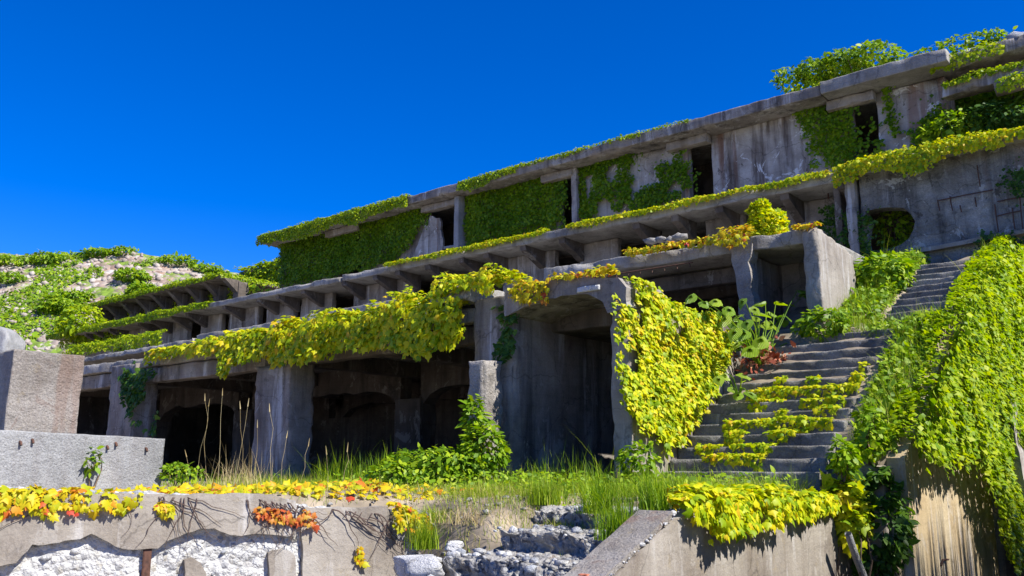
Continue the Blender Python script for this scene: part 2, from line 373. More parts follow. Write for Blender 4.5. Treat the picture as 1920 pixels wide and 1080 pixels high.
def p_plane(poly, ax, v, dens, size, thick=.15, hole=-.6, hf=1.2, edge=.15, out=None, seed=1, up=.45, jit=.5, px=True, P=None):
    """leaves on an upright face; poly outlines the covered area (photo positions cast onto that face when px)"""
    i = 'XYZ'.index(ax); a, b = [k for k in range(3) if k != i]
    pts = [at(*q, **{ax: v}) for q in poly] if px else poly
    p2 = [(q[a], q[b]) if px else q for q in pts]
    A = np.array(p2); lo = A.min(0) - edge; hi = A.max(0) + edge
    n = int(np.prod(hi - lo) * dens * 2.0); n = min(n, 160000)
    q = lo + rng.random((n, 2)) * (hi - lo)
    w = np.stack([q[:, 0], q[:, 1], q[:, 0] * 0], 1)
    jx = fbm(w * 3, seed + 3) * edge * 2; jy = fbm(w * 3, seed + 4) * edge * 2
    k = inpoly(q[:, 0] + jx + rng.normal(0, edge * .7, n), q[:, 1] + jy + rng.normal(0, edge * .7, n), p2) & (fbm(w * hf, seed, 3) > hole)
    q = q[k]; w = w[k]; n = len(q)
    o = np.array(out if out is not None else {'X': (1, 0, 0), 'Y': (0, -1, 0), 'Z': (0, 0, 1)}[ax], float)
    Q = np.zeros((n, 3)); Q[:, a] = q[:, 0]; Q[:, b] = q[:, 1]; Q[:, i] = v
    bulge = thick * (.5 + .5 * fbm(w * 1.7, seed + 8, 2))
    Q = Q + o * (.02 + bulge * np.sqrt(rng.random(n)))[:, None]
    nr = unit(o * .8 + np.array([0, 0, up]) + rnd(n, jit * .7)); tp = unit(np.array([0, 0, -1.0]) + o * .25 + rnd(n, .45))
    if ax == 'Z': tp = rnd(n, 1)
    return Q, nr, tp, size * .68 * np.minimum(np.exp(rng.normal(0, .36, n)), 1.6)
def p_edge(a, b, edge, z, axis='X', back=.5, hang=(.1, .5), dens=300, size=.12, lift=.12, gap=-.9, seed=1, gf=.5, hf=.7, outsgn=-1, slope=0.0):
    """leaves lying over the arris of a slab: on top near the edge, over it and hanging down"""
    Lh = hang[1]; n = int((b - a) * (back + Lh) * dens * 2.1); x = a + rng.random(n) * (b - a); u = rng.random(n) * (back + Lh) - back
    hg = hang[0] + (hang[1] - hang[0]) * np.clip(.5 + .75 * n1(x * hf, seed + 3, 3), 0, 1); bk = back * np.clip(.65 + .5 * n1(x * .6, seed + 7), .2, 1)
    k = (u < hg * (.75 + .25 * rng.random(n))) & (-u < bk) & (n1(x * gf, seed) > gap); x, u = x[k], u[k]; n = len(x)
    bl = lift * (.7 + .6 * fbm(np.stack([x * 1.6, u * 1.6, x * 0], 1), seed + 5, 2)); r = np.sqrt(rng.random(n))
    top = u < 0; oy = np.where(top, -u * -outsgn * 1.0, 0)
    e = np.where(top, u, 0)
    out = np.where(top, np.clip(1 + u / .15, 0, 1) * .6, 1.0)
    Yo = edge + outsgn * (e + bl * r * out); Zo = z + slope * (x - a) + np.where(top, bl * r, -u + bl * .5 * np.exp(-u / .1) * r)
    nr = np.stack([rnd(n)[:, 0] * .38, outsgn * (out * .9 + .1) + rnd(n)[:, 0] * .35, np.where(top, 1.1, .22) + rnd(n)[:, 1] * .3], 1)
    tp = np.stack([rnd(n)[:, 0] * .6, outsgn * np.where(top, 1.0, .25) + rnd(n)[:, 1] * .3, np.where(top, -.3, -1.0) + rnd(n)[:, 2] * .3], 1)
    Q = np.stack([x, Yo, Zo], 1)
    if axis == 'Y':
        Q = Q[:, [1, 0, 2]]; nr = nr[:, [1, 0, 2]]; tp = tp[:, [1, 0, 2]]
    return Q, unit(nr + rnd(n, .22)), unit(tp), size * .62 * np.minimum(np.exp(rng.normal(0, .38, n)), 1.6)
def ivy(name, label, cat, patches, mat, T=T_LO, parts=0, group=None, partT=None, stems=None, front=None):
    """a climbing plant: the leaves that show largest are parts of their own, the rest one mass"""
    P = [np.concatenate([p[i] for p in patches]) for i in range(4)]
    base = P[0][np.argmin(P[0][:, 2])]
    if not parts and stems is None:
        o = obj(name, mesh(name, *leaves(*P, T), mat)); return tag(o, label, cat, group)
    t = thing(name, label, cat, base, group)
    if parts:
        d = P[0] @ Fw; s = (P[0] @ (front if front is not None else -Fw)) + rng.random(len(d)) * .25
        idx = np.argsort(-s)[:parts]; rest = np.ones(len(d), bool); rest[idx] = False
        me = mesh('leaf', *(partT or T), mat)
        x, y, z = frames(P[1][idx], P[2][idx]); inv = Matrix.Translation(-Vector(t.location))
        for k, i in enumerate(idx):
            o = bpy.data.objects.new('leaf', me); COL.objects.link(o); o.parent = t; o.matrix_parent_inverse = inv
            Mx = Matrix.Identity(4); s_ = float(P[3][i])
            for r in range(3): Mx[r][0] = x[k][r] * s_; Mx[r][1] = y[k][r] * s_; Mx[r][2] = z[k][r] * s_; Mx[r][3] = P[0][i][r]
            o.matrix_basis = Mx
        P = [p[rest] for p in P]
    if len(P[0]): tag(obj('foliage', mesh('foliage', *leaves(*P, T), mat), t), kind='stuff')
    if stems: obj('stems', mesh('stems', *joinq(stems), C['stem']), t)
    return t
def blades(P, h, w, lean, mat=None, segs=3, bend=.5):
    """grass blades: tapering ribbons that bend over"""
    n = len(P); a = rng.random(n) * 2 * math.pi; d = np.stack([np.cos(a), np.sin(a), a * 0], 1); sd = np.stack([-np.sin(a), np.cos(a), a * 0], 1)
    ln = (lean * np.abs(rng.normal(0, 1, n)))[:, None]; V = []
    for k in range(segs + 1):
        t = k / segs; c = P + d * h[:, None] * ln * (t ** (1 + bend)) + np.array([0, 0, 1.0]) * h[:, None] * (t - .18 * ln * t * t)
        ww = (w * (1 - t) ** .7)[:, None] if k < segs else 0
        if k < segs: V += [c - sd * ww, c + sd * ww]
        else: V += [c]
    V = np.stack(V, 1); m = V.shape[1]; Fc = []
    for k in range(segs - 1): b = 2 * k; Fc += [(b, b + 1, b + 3), (b, b + 3, b + 2)]
    b = 2 * (segs - 1); Fc.append((b, b + 1, b + 2))
    Fc = np.array(Fc)[None] + (np.arange(n) * m)[:, None, None]
    return V.reshape(-1, 3), Fc.reshape(-1, 3)
def shrub_pts(c, r, n, size, seed=0, hollow=.55, upb=.6, thr=-.25, freq=1.6):
    d = unit(rnd(n)); rad = (hollow + (1 - hollow) * rng.random(n)) ** .7
    lob = 1 + .45 * fbm(d * freq + seed * 9.1, seed, 3)
    Q = np.array(c) + d * np.array(r) * (rad * lob)[:, None]
    k = (fbm((Q - np.array(c)) / np.mean(r) * 2.4 + 40 + seed, seed + 2, 2) > thr); Q, d = Q[k], d[k]; n = len(Q)
    return Q, unit(d * .5 + np.array([0, 0, upb]) + rnd(n, .45)), unit(d + np.array([0, 0, -.25]) + rnd(n, .6)), size * np.exp(rng.normal(0, .28, n))
def shrub(name, label, cat, c, r, n, size, mat, T=T_OV, seed=0, group=None, blobs=None, trunk=True, zbase=None):
    Pl = [shrub_pts(c, r, n, size, seed)] if blobs is None else [shrub_pts(bc, br, int(bn), size, seed + i) for i, (bc, br, bn) in enumerate(blobs)]
    zb = zbase if zbase is not None else c[2] - r[2] * 1.05
    t = thing(name, label, cat, (c[0], c[1], zb), group)
    P = [np.concatenate([p[i] for p in Pl]) for i in range(4)]
    obj('crown', mesh('crown', *leaves(*P, T), mat), t)
    L = []; cs = [c] if blobs is None else [b[0] for b in blobs]
    for q in range(max(3, len(cs))):
        cc = np.array(cs[q % len(cs)], float); e = cc + rnd(1)[0] * np.array(r) * .35 + np.array([0, 0, r[2] * .3]); s = np.array([c[0], c[1], zb - .1]) + rnd(1)[0] * .03
        m = (s + e) / 2 + rnd(1)[0] * .08 * np.linalg.norm(e - s); rr = .02 + .035 * min(2.2, r[2])
        L.append(tube([s, (s + m) / 2, m, (m + e) / 2 + .03, e], rr * .6, rr * .15))
    obj('trunk', mesh('trunk', *joinq(L), C['bark']), t)
    return t
def rock(c, r, seed=0, sub=2, rough=.35):
    import bmesh
    bm = bmesh.new(); bmesh.ops.create_icosphere(bm, subdivisions=sub, radius=1); V = np.array([v.co[:] for v in bm.verts]); Fc = np.array([[v.index for v in f.verts] for f in bm.faces]); bm.free()
    q = np.sign(V) * np.abs(V) ** .8
    r_ = random.Random(seed); cut = V * 1.0
    for _ in range(5):
        n_ = unit(np.array([r_.gauss(0, 1), r_.gauss(0, 1), r_.gauss(0, 1)])); d_ = r_.uniform(.45, .8); e_ = np.maximum(q @ n_ - d_, 0); q = q - np.outer(e_, n_)
    a_ = r_.uniform(0, 6.28); q = q @ np.array([[math.cos(a_), math.sin(a_), 0], [-math.sin(a_), math.cos(a_), 0], [0, 0, 1]])
    V = q * (1.15 + rough * fbm(V * 1.4 + seed * 3.3, seed, 3))[:, None] * np.array(r); return V + np.array(c), Fc

# ================================================================== THE SETTING
# lower forecourt, grass terrace and the broken ramp between them: one height field
WA = np.array([-10.1, 3.9, 0]); WT = np.array([.34, .94, 0]); WT /= np.linalg.norm(WT); WN = np.array([WT[1], -WT[0], 0])
WP = (WN, float(WN @ WA))
def gz(x, y):
    x = np.asarray(x, float); y = np.asarray(y, float)
    P = np.stack([x, y, x * 0], 1)
    z = -.42 + .05 * fbm(P * .6, 4) + .02 * fbm(P * 3, 6)
    drop = sstep(9.4, 6.6, y) * sstep(-9.6, -8.2, x)
    z = z - drop * .78
    s = (x - WA[0]) * WT[0] + (y - WA[1]) * WT[1]; f = (x - WA[0]) * WN[0] + (y - WA[1]) * WN[1]
    front = (f > -.3)
    z = np.where(front, -1.95 + (z + 1.95) * sstep(4.1, 5.2, s), z); z = z - .25 * sstep(-7.3, -6.9, x) * sstep(10.2, 9.7, y); z = np.where((x > -4.72) & (y < 30), -2.05, z)
    z = np.where((s < 4.7) & ~front, z + .02 * s - .02, z)
    return z
def hgrid(name, x0, x1, y0, y1, st, fn, mat):
    xs = np.arange(x0, x1 + st, st); ys = np.arange(y0, y1 + st, st); X, Y = np.meshgrid(xs, ys); n, m = X.shape
    V = np.stack([X.ravel(), Y.ravel(), fn(X.ravel(), Y.ravel())], 1); i = np.arange(n * m).reshape(n, m)
    Fc = np.stack([i[:-1, :-1].ravel(), i[:-1, 1:].ravel(), i[1:, 1:].ravel(), i[1:, :-1].ravel()], 1)
    return obj(name, mesh(name, V, Fc, mat, True))
tag(hgrid('terrace_ground', -34, 3, 1.5, 20.5, .16, gz, C['soil']), kind='structure')
def far_z(x, y): return np.where(y > 27, np.clip((y - 27) * .6, 0, 5.6), 0) * sstep(-75, -30, x) * 1.0 - 2.35 + .0 * x
tag(hgrid('ground', -420, 300, -250, 420, 9, far_z, C['soil']), kind='structure')

# stony hillside on the left, seen beyond the terraces
def hill_mat():
    m, N, L = nt('stony_slope'); out = N.new('ShaderNodeOutputMaterial'); b = N.new('ShaderNodeBsdfPrincipled'); b.inputs['Roughness'].default_value = .95
    tc = N.new('ShaderNodeTexCoord'); v = N.new('ShaderNodeTexVoronoi'); v.inputs['Scale'].default_value = 1.7; L.new(tc.outputs['Object'], v.inputs['Vector'])
    r = N.new('ShaderNodeValToRGB'); e = r.color_ramp.elements
    for _ in range(3): e.new(.5)
    for i, (p, c) in enumerate([(0, (.15, .11, .085)), (.3, (.3, .23, .19)), (.55, (.38, .34, .31)), (.8, (.28, .18, .13)), (1, (.5, .47, .43))]): e[i].position = p; e[i].color = (*c, 1)
    sp = N.new('ShaderNodeSeparateColor'); L.new(v.outputs['Color'], sp.inputs[0]); L.new(sp.outputs[0], r.inputs[0])
    n = N.new('ShaderNodeTexNoise'); n.inputs['Scale'].default_value = .5; n.inputs['Detail'].default_value = 9; n.inputs['Roughness'].default_value = .7; L.new(tc.outputs['Object'], n.inputs['Vector'])
    g = N.new('ShaderNodeValToRGB'); g.color_ramp.elements[0].position = .5; g.color_ramp.elements[1].position = .56; L.new(n.outputs['Fac'], g.inputs[0])
    mx = N.new('ShaderNodeMix'); mx.data_type = 'RGBA'; L.new(g.outputs[0], mx.inputs[0]); L.new(r.outputs[0], mx.inputs[6]); mx.inputs[7].default_value = (.14, .22, .02, 1)
    L.new(mx.outputs[2], b.inputs['Base Color'])
    bp = N.new('ShaderNodeBump'); bp.invert = True; bp.inputs['Strength'].default_value = 1; bp.inputs['Distance'].default_value = .35; L.new(v.outputs['Distance'], bp.inputs['Height']); L.new(bp.outputs[0], b.inputs['Normal'])
    L.new(b.outputs[0], out.inputs[0]); return m
RIDGE = [(-700, 500), (-200, 480), (0, 474), (60, 478), (120, 478), (180, 474), (240, 472), (290, 480), (340, 492), (405, 510), (460, 512), (560, 560), (900, 640), (1500, 800)]
def hill_pt(px, t):
    """point on the slope: t=0 foot, t=1 ridge"""
    px = np.asarray(px, float); yr = np.interp(px, [r[0] for r in RIDGE], [r[1] for r in RIDGE])
    u = (px - 960) / FPX; dist = 58 + 24 * t
    th = PITCH + np.arctan((540 - yr) / FPX); hz = np.tan(th)
    zr = hz * 82 * 1.0; z = -2 + (zr + 2) * t ** .8
    d = Fh[None] + Rt[None] * (u / math.cos(PITCH))[:, None]
    P = d * (dist)[:, None]; P[:, 2] = z
    P[:, 2] += .5 * fbm(P * .15, 3) * np.sin(np.clip(t, 0, 1) * 3.14) + .22 * fbm(P * .7, 5)
    return P
pxs = np.linspace(-700, 1500, 300); ts = np.concatenate([np.linspace(0, 1, 90), np.linspace(1.03, 1.3, 8)])
A, B = np.meshgrid(pxs, ts); Vh = hill_pt(A.ravel(), np.minimum(B.ravel(), 1.0))
bk = np.clip(B.ravel() - 1, 0, 1); Vh += np.outer(bk, Fh * 120); Vh[:, 2] -= bk * 60
i = np.arange(A.size).reshape(A.shape); Fq = np.stack([i[:-1, :-1].ravel(), i[:-1, 1:].ravel(), i[1:, 1:].ravel(), i[1:, :-1].ravel()], 1)
tag(obj('hillside', mesh('hillside', Vh, Fq, hill_mat(), True)), kind='structure')

# ================================================================== TERRACED RUIN
def block(name, b, mat, parent, **k): return obj(name, mesh(name, *rbox(b, **k), mat), parent)
def pris(name, poly, a, b, axis, mat, parent, **k):
    return obj(name, fixn(mesh(name, *prism(poly, a, b, axis, **k), mat)), parent)

# ---- ground-level portico
T1 = thing('ruined_portico', 'open concrete portico on thick columns with yellow ivy along its broken eave', 'ruin', (-20, 12, -.4))
def brk(amp, fr, seed, side=-1, y=12.0, w=1.2):
    def f(V2, V):
        k = np.clip(1 - np.abs(V[:, 1] - y) / w, 0, 1)
        st = np.round(n1(V[:, 0] * fr, seed, 2) * 5) / 5
        V2[:, 1] -= side * k * amp * (.5 + .5 * st + .25 * n1(V[:, 0] * fr * 4, seed + 2)); V2[:, 2] += .015 * n1(V[:, 0] * 1.3, seed + 5) * k; return V2
    return f
block('roof_slab', (-31, -10.85, 11.9, 17.6, 2.62, 2.9), C['slab'], T1, cells=(.14, .3, .14), chip=.09, seed=2, deform=brk(.35, .5, 4, -1, 11.9))
block('edge_beam', (-31, -17.3, 12.2, 12.62, 2.2, 2.6), C['grey'], T1, cells=(.18, .2, .13), chip=.1, seed=3)
block('edge_beam', (-16.5, -10.9, 12.25, 12.65, 2.25, 2.6), C['dark'], T1, cells=(.18, .2, .13), chip=.1, seed=5)
cols = [(-24.65, -23.3, 12.02, 12.72), (-17.6, -16.28, 11.98, 12.66), (-30.7, -29.5, 12.05, 12.7)]
for k, (a, b, c, d) in enumerate(cols):
    block('column', (a, b, c, d, -.8, 2.75 if k == 0 else 2.25), C['grey'], T1, cell=.13, amp=.018, chip=.11, seed=11 + k,
          deform=(lambda V2, V: V2) if k else None)
for k, X in enumerate((-24.6, -17.2, -11.6, -30.2)):
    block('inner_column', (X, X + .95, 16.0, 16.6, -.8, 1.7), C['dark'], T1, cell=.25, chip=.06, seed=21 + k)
def arch(x0, x1, zt, zb, hn, hw):
    return [(x0, zt), (x1, zt), (x1, zb - hn), (x1 - hw * .35, zb - hn * .35), (x1 - hw, zb), (x0 + hw, zb), (x0 + hw * .35, zb - hn * .35), (x0, zb - hn)]
for k, (x0, x1) in enumerate(((-29.3, -24.5), (-23.75, -17.1), (-16.35, -11.5))):
    pris('haunched_beam', arch(x0, x1, 2.66, 1.95, .5, 1.0), 16.1, 16.5, 'Y', C['dark'], T1, seg=.3, jit=.06, seed=k)
    pris('haunched_beam', arch(x0, x1, 2.66, 2.0, .4, 1.1), 19.7, 20.0, 'Y', C['dark'], T1, seg=.3, jit=.06, seed=k + 5)
for k, X in enumerate((-29.9, -24.2, -21, -17, -14)):
    block('cross_beam', (X, X + .45, 12.7, 20, 2.25, 2.63), C['dark'], T1, cell=.3, chip=.08, seed=31 + k)
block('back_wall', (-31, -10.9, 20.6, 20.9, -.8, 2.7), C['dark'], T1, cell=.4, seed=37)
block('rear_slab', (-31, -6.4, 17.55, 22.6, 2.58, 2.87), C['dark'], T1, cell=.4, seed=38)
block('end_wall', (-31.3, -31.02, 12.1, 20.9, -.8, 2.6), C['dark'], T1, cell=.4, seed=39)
tag(block('floor_slab', (-31, -7.5, 12.4, 20.8, -.9, -.36), C['dark'], T1, cell=.5, amp=.04, seed=40))
# broken slab lumps lying over the eave beside the chamber
P1 = at(812, 528, Y=11.8); P2 = at(905, 560, Y=11.8)
block('broken_slab_end', (P1[0], -10.75, 11.7, 13.0, 2.98, 3.27), C['slab'], T1, cell=.09, amp=.06, chip=.16, seed=42)
pc = thing('pilaster_stub', 'short sunlit concrete pilaster stub standing before the chamber opening', 'pillar', (-10.4, 11.5, -.5))
block('shaft', (-10.36, -9.98, 11.35, 11.85, -.7, 1.78), C['pit'], pc, cell=.1, chip=.09, amp=.02, seed=44)

# ---- chamber (square tunnel) beside the stairs
T2 = thing('chamber', 'square concrete tunnel chamber with ivy-hung side wall beside the stairs', 'ruin', (-8.8, 12, -.4))
block('left_wall', (-10.83, -9.88, 12.0, 17.5, -.8, 3.02), C['grey'], T2, cells=(.15, .3, .16), chip=.1, amp=.02, seed=50)
def rw(V2, V):
    k = np.clip((V[:, 2] + .8) / 3.7, 0, 1); V2[:, 2] -= k ** 3 * np.clip(V[:, 1] - 12, 0, 9) * .17; 
    return V2
block('right_wall', (-7.78, -7.42, 11.95, 16.3, -.8, 2.92), C['tan'], T2, cells=(.12, .16, .13), chip=.13, amp=.025, seed=51, deform=rw)
roofp = [(-9.95, 3.1), (-9.6, 3.0), (-9.0, 3.16), (-8.2, 3.08), (-7.55, 2.98), (-7.4, 2.8), (-7.4, 2.5), (-7.77, 2.42), (-7.86, 2.62), (-8.15, 2.78), (-8.7, 2.82), (-9.5, 2.72), (-9.95, 2.6)]
pris('roof', roofp, 11.85, 13.2, 'Y', C['grey'], T2, seg=.12, jit=.03, seed=3)
block('rear_roof', (-9.9, -7.75, 13.15, 17.5, 2.45, 2.8), C['dark'], T2, cell=.3, seed=53)
block('back_wall', (-9.9, -7.6, 16.35, 16.6, -.8, 2.7), C['dark'], T2, cell=.4, seed=54)
pw = at(1085, 543, Y=11.84); block('patch', (pw[0] - .02, pw[0] + .42, 11.81, 11.9, pw[2] - .06, pw[2] + .03), C['rubble'], T2, cell=.08, seed=55, chip=.02)

# ---- middle gallery
T3 = thing('middle_gallery', 'low roofed concrete gallery with broken slab edge above the portico', 'ruin', (-15, 17, 2.9))
def sl(dz, seed):
    g = brk(.4, .6, seed, -1, 17.0)
    def f(V2, V):
        V2 = g(V2, V); V2[:, 2] += dz(V[:, 0]); return V2
    return f
block('roof_slab', (-39.5, -29.2, 16.9, 22.4, 4.3, 4.5), C['slab'], T3, cells=(.15, .4, .1), chip=.1, amp=.03, seed=60, deform=sl(lambda x: (x + 34) * .01, 3))
block('roof_slab', (-29.1, -18.0, 17.0, 22.4, 4.36, 4.68), C['slab'], T3, cells=(.15, .4, .12), chip=.1, seed=61, deform=sl(lambda x: (x + 24) * .008, 8))
block('roof_slab', (-13.2, -6.3, 17.0, 22.4, 4.4, 4.7), C['slab'], T3, cells=(.13, .4, .12), chip=.1, seed=62, deform=sl(lambda x: np.clip(-x - 6.3, 0, 9) * .026, 13))
block('fallen_slab', (-17.9, -13.4, 17.4, 22.3, 4.05, 4.3), C['slab'], T3, cells=(.15, .4, .12), chip=.14, amp=.06, seed=63)
for k, X in enumerate((-36, -31, -27, -22.5, -18.5, -13.0)):
    block('pier', (X, X + .6, 17.7, 18.2, 2.85, 4.4), C['grey'], T3, cell=.2, seed=64 + k)
block('back_wall', (-39, -6.4, 21.9, 22.2, 2.8, 4.5), C['dark'], T3, cell=.5, seed=71)
for k, Y in enumerate((18.2, 19.6, 21.0)):
    block('ceiling_beam', (-13.2, -8.0, Y, Y + .3, 4.05, 4.42), C['dark'], T3, cells=(.3, .15, .15), chip=.08, seed=72 + k)
pts = [at(*q, Y=17.0) for q in ((1362, 455), (1408, 455), (1400, 490), (1407, 520), (1412, 565), (1416, 600), (1386, 600), (1384, 560), (1376, 510))]
pris('broken_post', [(p[0], p[2]) for p in pts], 17.05, 17.4, 'Y', C['pit'], T3, seg=.12, jit=.05, seed=4)
def ew(V2, V):
    k = np.clip((V[:, 1] - 17.0) / 2.2, 0, 1); t = np.clip((V[:, 2] - 2.3) / 2.4, 0, 1)
    V2[:, 2] -= .25 * k * t ** 4; V2[:, 1] -= k ** 3 * (.35 * t ** 2 - .25 + .3 * n1(V[:, 2] * 1.7, 9)); return V2
block('end_wall', (-6.42, -6.1, 16.95, 19.1, 1.9, 4.66), C['tan'], T3, cells=(.1, .12, .12), chip=.1, amp=.02, seed=76, deform=ew)
block('niche_back_wall', (-8.0, -6.35, 18.9, 19.1, 2.2, 4.45), C['grey'], T3, cell=.2, seed=77)
block('niche_side_wall', (-7.9, -7.68, 17.5, 18.95, 2.2, 4.4), C['grey'], T3, cell=.2, seed=78)
rb = [tube([(-12.6, 17.25, 4.42), (-11, 17.22, 4.42), (-9, 17.2, 4.4)], .015, .015)]
for k in range(11): X = -12.3 + k * .32; rb.append(tube([(X, 17.22, 4.42), (X + .03, 17.2, 4.36), (X + .05, 17.16, 4.3)], .012, .01))
obj('bent_rebar', mesh('bent_rebar', *joinq(rb), C['rust']), T3)

# ---- canopied gallery: long bracketed canopy on a wall with openings
T4 = thing('canopied_gallery', 'long concrete canopy on slanting brackets with openings in the wall below', 'ruin', (-28, 22, 4.7))
block('canopy_slab', (-53, -27.1, 22.0, 24.3, 7.14, 7.38), C['slab'], T4, cells=(.2, .4, .12), chip=.09, seed=80, deform=brk(.15, .5, 24, -1, 22.0))
block('canopy_slab', (-27.05, -7.2, 22.0, 24.3, 7.16, 7.42), C['slab'], T4, cells=(.15, .4, .13), chip=.08, seed=81, deform=brk(.15, .5, 27, -1, 22.0))
block('terrace_deck', (-53, -2.2, 24.25, 27.5, 7.1, 7.37), C['dark'], T4, cell=.6, seed=82)
for k, X in enumerate(np.arange(-52, -7.5, 1.48)):
    X = X + random.uniform(-.3, .3)
    if random.random() < .18: continue
    pris('bracket', [(22.15, 7.17), (23.3, 7.17), (23.3, 6.55), (23.1, 6.62), (22.2, 7.0)], X, X + .24, 'X', C['dark'], T4, seg=.25, jit=.03, seed=k)
wallp = [(-53, -47.5), (-46.6, -43.8), (-42.9, -40.2), (-39, -37.2), (-36.6, -34.2), (-33.6, -31.6), (-31.1, -29.0), (-27.6, -24.1), (-19.6, -17.3), (-16.3, -14.8), (-11.7, -10.5), (-9.6, -7.35)]
for k, (a, b) in enumerate(wallp): block('wall_panel', (a, b, 23.25, 23.5, 4.4, 7.15), C['grey'] if k % 3 else C['tan'], T4, cell=.2, chip=.04, seed=84 + k)
for k in range(len(wallp) - 1): block('sill_wall', (wallp[k][1] + .005, wallp[k + 1][0] - .005, 23.28, 23.46, 4.4, 5.75 + .35 * random.random()), C['dark'], T4, cell=.25, chip=.1, seed=100 + k)
for k, X in enumerate((-22.8, -21.2, -13.6, -12.5)): block('mullion', (X, X + .32, 23.28, 23.48, 5.6, 7.15), C['dark'], T4, cell=.25, seed=112 + k)
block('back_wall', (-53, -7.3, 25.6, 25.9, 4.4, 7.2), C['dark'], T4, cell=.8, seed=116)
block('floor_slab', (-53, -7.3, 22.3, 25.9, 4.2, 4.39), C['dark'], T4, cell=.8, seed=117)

# ---- right-hand wall with the ragged hole and bared reinforcement
T5 = thing('holed_wall', 'blistered concrete wall with a ragged round hole and bared rusty bars', 'wall', (-5, 22.2, 4.5))
hole = [at(*q, Y=22.2) for q in ((1622, 396), (1640, 392), (1668, 389), (1695, 390), (1708, 402), (1716, 415), (1712, 432), (1704, 447), (1690, 458), (1668, 466), (1645, 470), (1628, 468), (1624, 440), (1630, 415))]
pris('wall_slab', [(-6.85, 3.6), (-1.2, 3.6), (-1.2, 7.3), (-6.85, 7.3)], 22.2, 22.6, 'Y', C['blue'], T5, hole=[[(p[0], p[2]) for p in hole]], seg=.12, jit=.03)
block('pier', (-7.15, -6.9, 22.0, 22.7, 3.4, 7.25), C['grey'], T5, cell=.15, chip=.1, seed=120)
block('pier', (-7.55, -7.36, 22.3, 22.8, 3.4, 7.1), C['dark'], T5, cell=.2, chip=.06, seed=121)
block('coping', (-7.2, -1.0, 21.9, 24.3, 7.25, 7.45), C['slab'], T5, cells=(.2, .4, .12), chip=.08, seed=122)
block('ledge', (0, 1, 0, 1, 0, 1), C['tan'], T5, cells=(.04, .3, .3), chip=.02, amp=.01, seed=123,
      deform=lambda V2, V: np.stack([-5.5 + V2[:, 0] * 4.2, 22.02 + V2[:, 1] * .2, 4.98 + V2[:, 2] * .1 + V2[:, 0] * .22 + .02 * n1(V[:, 0] * 9, 3)], 1))
block('back_wall', (-7.0, -1, 24.2, 24.4, 3.5, 7.2), C['dark'], T5, cell=.6, seed=124)
bars = [((1758, 375), (1762, 395)), ((1781, 368), (1786, 395)), ((1760, 376), (1862, 356)), ((1865, 383), (1872, 435)), ((1870, 405), (1915, 395)), ((1898, 390), (1903, 430)), ((1912, 370), (1918, 430)), ((1832, 310), (1838, 350)), ((1800, 385), (1803, 398)), ((1828, 370), (1831, 388)), ((1870, 378), (1925, 368))]
for (p, q) in bars:
    a, b = at(*p, Y=22.14), at(*q, Y=22.15); obj('rebar', mesh('rebar', *tube([a, (a + b) / 2 + [0, -.02, 0], b], .016, .014), C['rust']), T5)
a = at(1551, 343, Y=22.9); obj('rust_stain_bar', mesh('rust_stain_bar', *tube([a, a - [0, 0, .25], a - [0, 0, .45]], .02, .02), C['rust']), T5)

# ---- upper hall
T6 = thing('upper_hall', 'long ivy-clad upper hall with tall door openings under a flat roof slab', 'building', (-20, 25, 7.4))
def rf(V2, V): V2[:, 2] += .02 * n1(V[:, 0] * .35, 3); return V2
block('roof_slab', (-35.7, -8.3, 24.1, 28.6, 10.5, 10.84), C['grey'], T6, cells=(.2, .6, .12), chip=.08, seed=130, deform=rf)
block('roof_slab', (-8.29, -4.9, 24.06, 28.6, 10.52, 10.9), C['slab'], T6, cells=(.15, .6, .12), chip=.04, seed=131, deform=rf)
segs = [(-35.2, -30.8, 'grey'), (-29.25, -25.2, 'grey'), (-23.0, -18.35, 'grey'), (-17.6, -13.1, 'panel'), (-12.25, -7.75, 'panel'), (-7.05, -5.2, 'panel')]
for k, (a, b, m) in enumerate(segs):
    block('wall_panel', (a, b, 25.0, 25.3, 7.2, 10.5), C[m], T6, cell=.25, chip=.05, amp=.02, seed=133 + k)
for k, (a, b) in enumerate(((-30.8, -29.25), (-18.35, -17.6), (-13.1, -12.25), (-7.75, -7.05))):
    block('lintel', (a - .6, b + .05, 24.62, 24.98, 10.2, 10.49), C['tan'], T6, cell=.15, chip=.08, seed=141 + k)
block('lintel', (-25.2, -23.0, 24.62, 24.95, 10.22, 10.49), C['tan'], T6, cell=.15, chip=.05, seed=147)
pris('broken_panel', [(-26.4, 7.3), (-24.2, 7.3), (-24.15, 8.3), (-24.2, 9.1), (-24.35, 9.9), (-24.9, 10.1), (-25.3, 9.5), (-25.7, 8.8), (-26.1, 8.0)], 24.86, 24.98, 'Y', C['panel'], T6, seg=.15, jit=.06)
block('jamb', (-23.2, -22.95, 24.5, 25.35, 7.3, 10.5), C['ledge'], T6, cell=.2, chip=.03, seed=148)
block('sill', (-24.15, -23.2, 24.9, 25.0, 8.55, 8.66), C['ledge'], T6, cell=.2, chip=.02, seed=149)
block('jamb', (-17.62, -17.4, 24.7, 25.0, 7.3, 10.48), C['panel'], T6, cell=.2, chip=.03, seed=150)
block('back_wall', (-35.2, -5.2, 27.4, 27.7, 7.2, 10.5), C['dark'], T6, cell=.7, seed=151)
block('end_wall', (-35.2, -34.9, 25.31, 27.38, 7.2, 10.5), C['grey'], T6, cell=.4, seed=152)
block('end_wall', (-5.45, -5.2, 25.31, 27.38, 7.2, 10.5), C['grey'], T6, cell=.4, seed=153)

